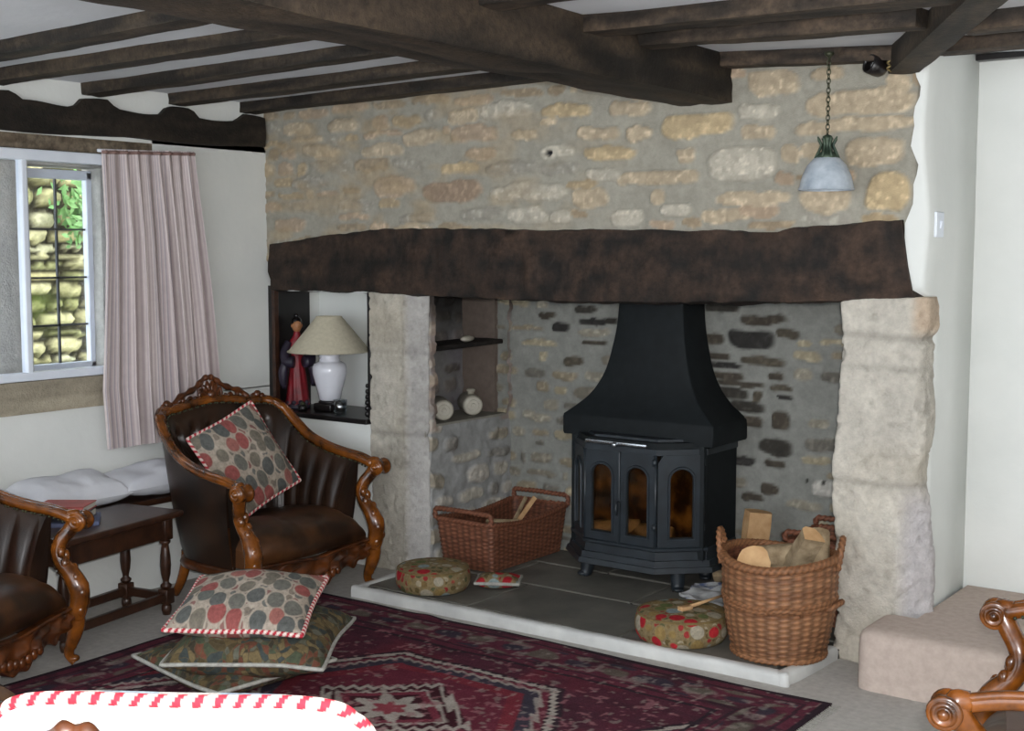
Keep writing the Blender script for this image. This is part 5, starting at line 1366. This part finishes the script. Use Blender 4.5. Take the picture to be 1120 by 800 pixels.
b.tube(crom([(-.06, -.03, .235), (-.075, -.03, .17), (-.07, -.03, .10)], 8), [.02, .022, .024, .024, .022, .02, .016, .01], 8); b.tube(crom([(.06, -.03, .235), (.078, -.03, .17), (.072, -.03, .11)], 8), [.02, .022, .024, .024, .022, .02, .016, .01], 8)
b.build('sleeves', MAT['navy'], fg)
b = MB(); b.ball((0, -.002, .405), .030, 12, (.82, .92, 1.12)); b.ball((0, -.030, .402), .006, 6, (.7, 1, 1.1)); b.ball((0, -.027, .389), .006, 6, (1.3, .5, .4))
for s in (-1, 1): b.ball((s * .011, -.027, .411), .0035, 6); b.ball((s * .025, 0, .404), .007, 6, (.5, .8, 1.2))
b.lathe([(.014, .36), (.013, .38)], n=12)
b.build('head', MAT['skin'], fg)
b = MB(); b.ball((0, .006, .420), .031, 12, (.88, .95, .95)); b.ball((0, .006, .452), .014, 8, (1, 1, .8)); b.build('hair', MAT['black'], fg)
b = MB(); b.lathe([(.002, 0), (.060, 0), (.062, .008), (.058, .022), (.05, .026), (.002, .026)], n=30, sy=.85)
for k in range(9): b.ball((.048 * math.cos(k * .7), .042 * math.sin(k * .7), .03), .014, 6)
b.build('base', MAT['navy'], fg)

# ================================================================== HANGING LAMP AND SMALL FIXTURES
pl = thing('pendant_lamp', 'small frosted glass pendant lamp on a chain before the stone wall', 'lamp', (-1.735, 4.125, 1.655))
b = MB(); b.lathe([(.092, .0), (.094, .003), (.090, .012), (.082, .045), (.066, .082), (.044, .106), (.026, .118), (.024, .116), (.042, .103), (.063, .080), (.079, .044), (.087, .012), (.089, .0)], n=40, cap=False); shade_auto(b.build('glass_shade', MAT['frost'], pl), 50)
b = MB(); b.lathe([(.045, .104), (.030, .122), (.018, .130), (.016, .165), (.020, .170), (.012, .182), (.003, .186)], n=20)
for k in range(8):
    a = k * PI / 4; d = np.array((math.cos(a), math.sin(a), 0)); b.tube([d * .042 + (0, 0, .106), d * .030 + (0, 0, .128), d * .020 + (0, 0, .150), d * .030 + (0, 0, .168), d * .034 + (0, 0, .178)], [.004, .005, .005, .005, .002], 5)
b.build('fitter', m_noise('green_bronze', (40, 58, 50), (70, 84, 66), .5, 30, metal=.4, bmp=0), pl)
top_z = 2.10 - 1.655
nl = 17
for k in range(nl):
    z = .188 + (top_z - .188) * (k + .5) / nl; q = np.linspace(0, 2 * PI, 12, endpoint=False); hl = (top_z - .188) / nl * .66
    u = (1, 0) if k % 2 else (0, 1)
    MB().tube(np.stack([.0065 * np.cos(q) * u[0], .0065 * np.cos(q) * u[1], z + hl * np.sin(q)], 1), .0018, 5, closed=True).build('chain_link', MAT['brass'], pl)
b = MB(); b.lathe([(.016, top_z + .012), (.016, top_z + .004), (.006, top_z - .004), (.004, top_z - .010)], n=14); b.build('ceiling_hook', MAT['brass'], pl)
sp = thing('ceiling_spotlight', 'small black spotlight on the joist above the stone wall', 'spotlight', (-1.60, 4.195, 2.062))
b = MB(); M = Matrix.Rotation(R(70), 3, 'X') @ Matrix.Rotation(R(-30), 3, 'Y'); b.lathe([(.002, -.035), (.02, -.034), (.030, -.02), (.032, .0), (.032, .03), (.028, .032), (.028, .02)], n=22, M=M, cap=False); b.build('lamp_body', MAT['black'], sp)
b = MB(); b.ball((0, 0, 0), .020, 9); b.build('lens', MAT['steel'], sp)
b = MB(); q = np.linspace(0, 1, 30); b.tube(np.stack([.045 + .006 * np.cos(q * 26), .006 * np.sin(q * 26), -.02 + q * .075], 1), .004, 5); b.tube([(.0, 0, .028), (.02, 0, .032), (.045, 0, .03)], .005, 6); b.build('bracket', m_noise('old_brass', (128, 112, 74), (160, 142, 98), .4, 30, metal=.6, bmp=0), sp)
ls = thing('light_switch', 'white light switch on the plaster return beside the lintel', 'switch', (-1.432, 4.36, 1.54))
b = MB(); b.box((0, 0, 0), (.016, .075, .085), bev=.003); b.build('plate', MAT['gloss_white'], ls, smooth=False); b = MB(); b.box((.010, 0, 0), (.008, .014, .026), ry=.2, bev=.002); b.build('rocker', MAT['gloss_white'], ls, smooth=False)

# brown leather pouffe at the left edge
pf = thing('pouffe', 'round tan leather pouffe behind the flash-bleached cushion at the left edge', 'pouffe', (-2.86, 1.50, .012))
b = MB(); prof = crom([(.20, .0), (.245, .08), (.265, .18), (.262, .29), (.235, .36), (.16, .39), (.06, .40), (.002, .395)], 36)
b.lathe([(.002, 0)] + [tuple(p) for p in prof], n=48); b.build('leather_cover', MAT['pouffe'], pf)
b = MB()
for k in range(8):
    a = k * PI / 4; b.tube([(p[0] * math.cos(a) * 1.004, p[0] * math.sin(a) * 1.004, p[1] + .001) for p in prof[:-2]], .003, 5)
b.build('seams', MAT['leather'], pf)

# ================================================================== LIGHT AND CAMERA
sc = bpy.context.scene
w = bpy.data.worlds.new('world'); sc.world = w; w.use_nodes = True
bg = w.node_tree.nodes['Background']; bg.inputs[0].default_value = (.86, .93, 1.0, 1); bg.inputs[1].default_value = 3.7
def area(name, loc, target, size, power, col=(1, 1, 1)):
    l = bpy.data.lights.new(name, 'AREA'); l.energy = power; l.color = col; l.shape = 'RECTANGLE'; l.size, l.size_y = size
    o = bpy.data.objects.new(name, l); C.objects.link(o); o.location = loc
    o.rotation_euler = (Vector(target) - Vector(loc)).to_track_quat('-Z', 'Y').to_euler(); return o
fl = bpy.data.lights.new('camera_flash', 'POINT'); fl.energy = 255; fl.color = (1, .99, .985); fl.shadow_soft_size = .03
fo = bpy.data.objects.new('camera_flash', fl); C.objects.link(fo); fo.location = (.03, .03, 1.52)
cam = bpy.data.cameras.new('camera'); cam.lens = 45.0; cam.sensor_width = 36
co = bpy.data.objects.new('camera', cam); C.objects.link(co)
co.location = (0, 0, 1.45); co.rotation_euler = (PI / 2 - math.atan(125 / 1400), 0, R(36.5))
sc.camera = co
cam.clip_start = .02
sc.view_settings.view_transform = 'Standard'; sc.view_settings.look = 'None'; sc.view_settings.gamma = 1
sc.view_settings.use_curve_mapping = False
sc.view_settings.exposure = 0.2
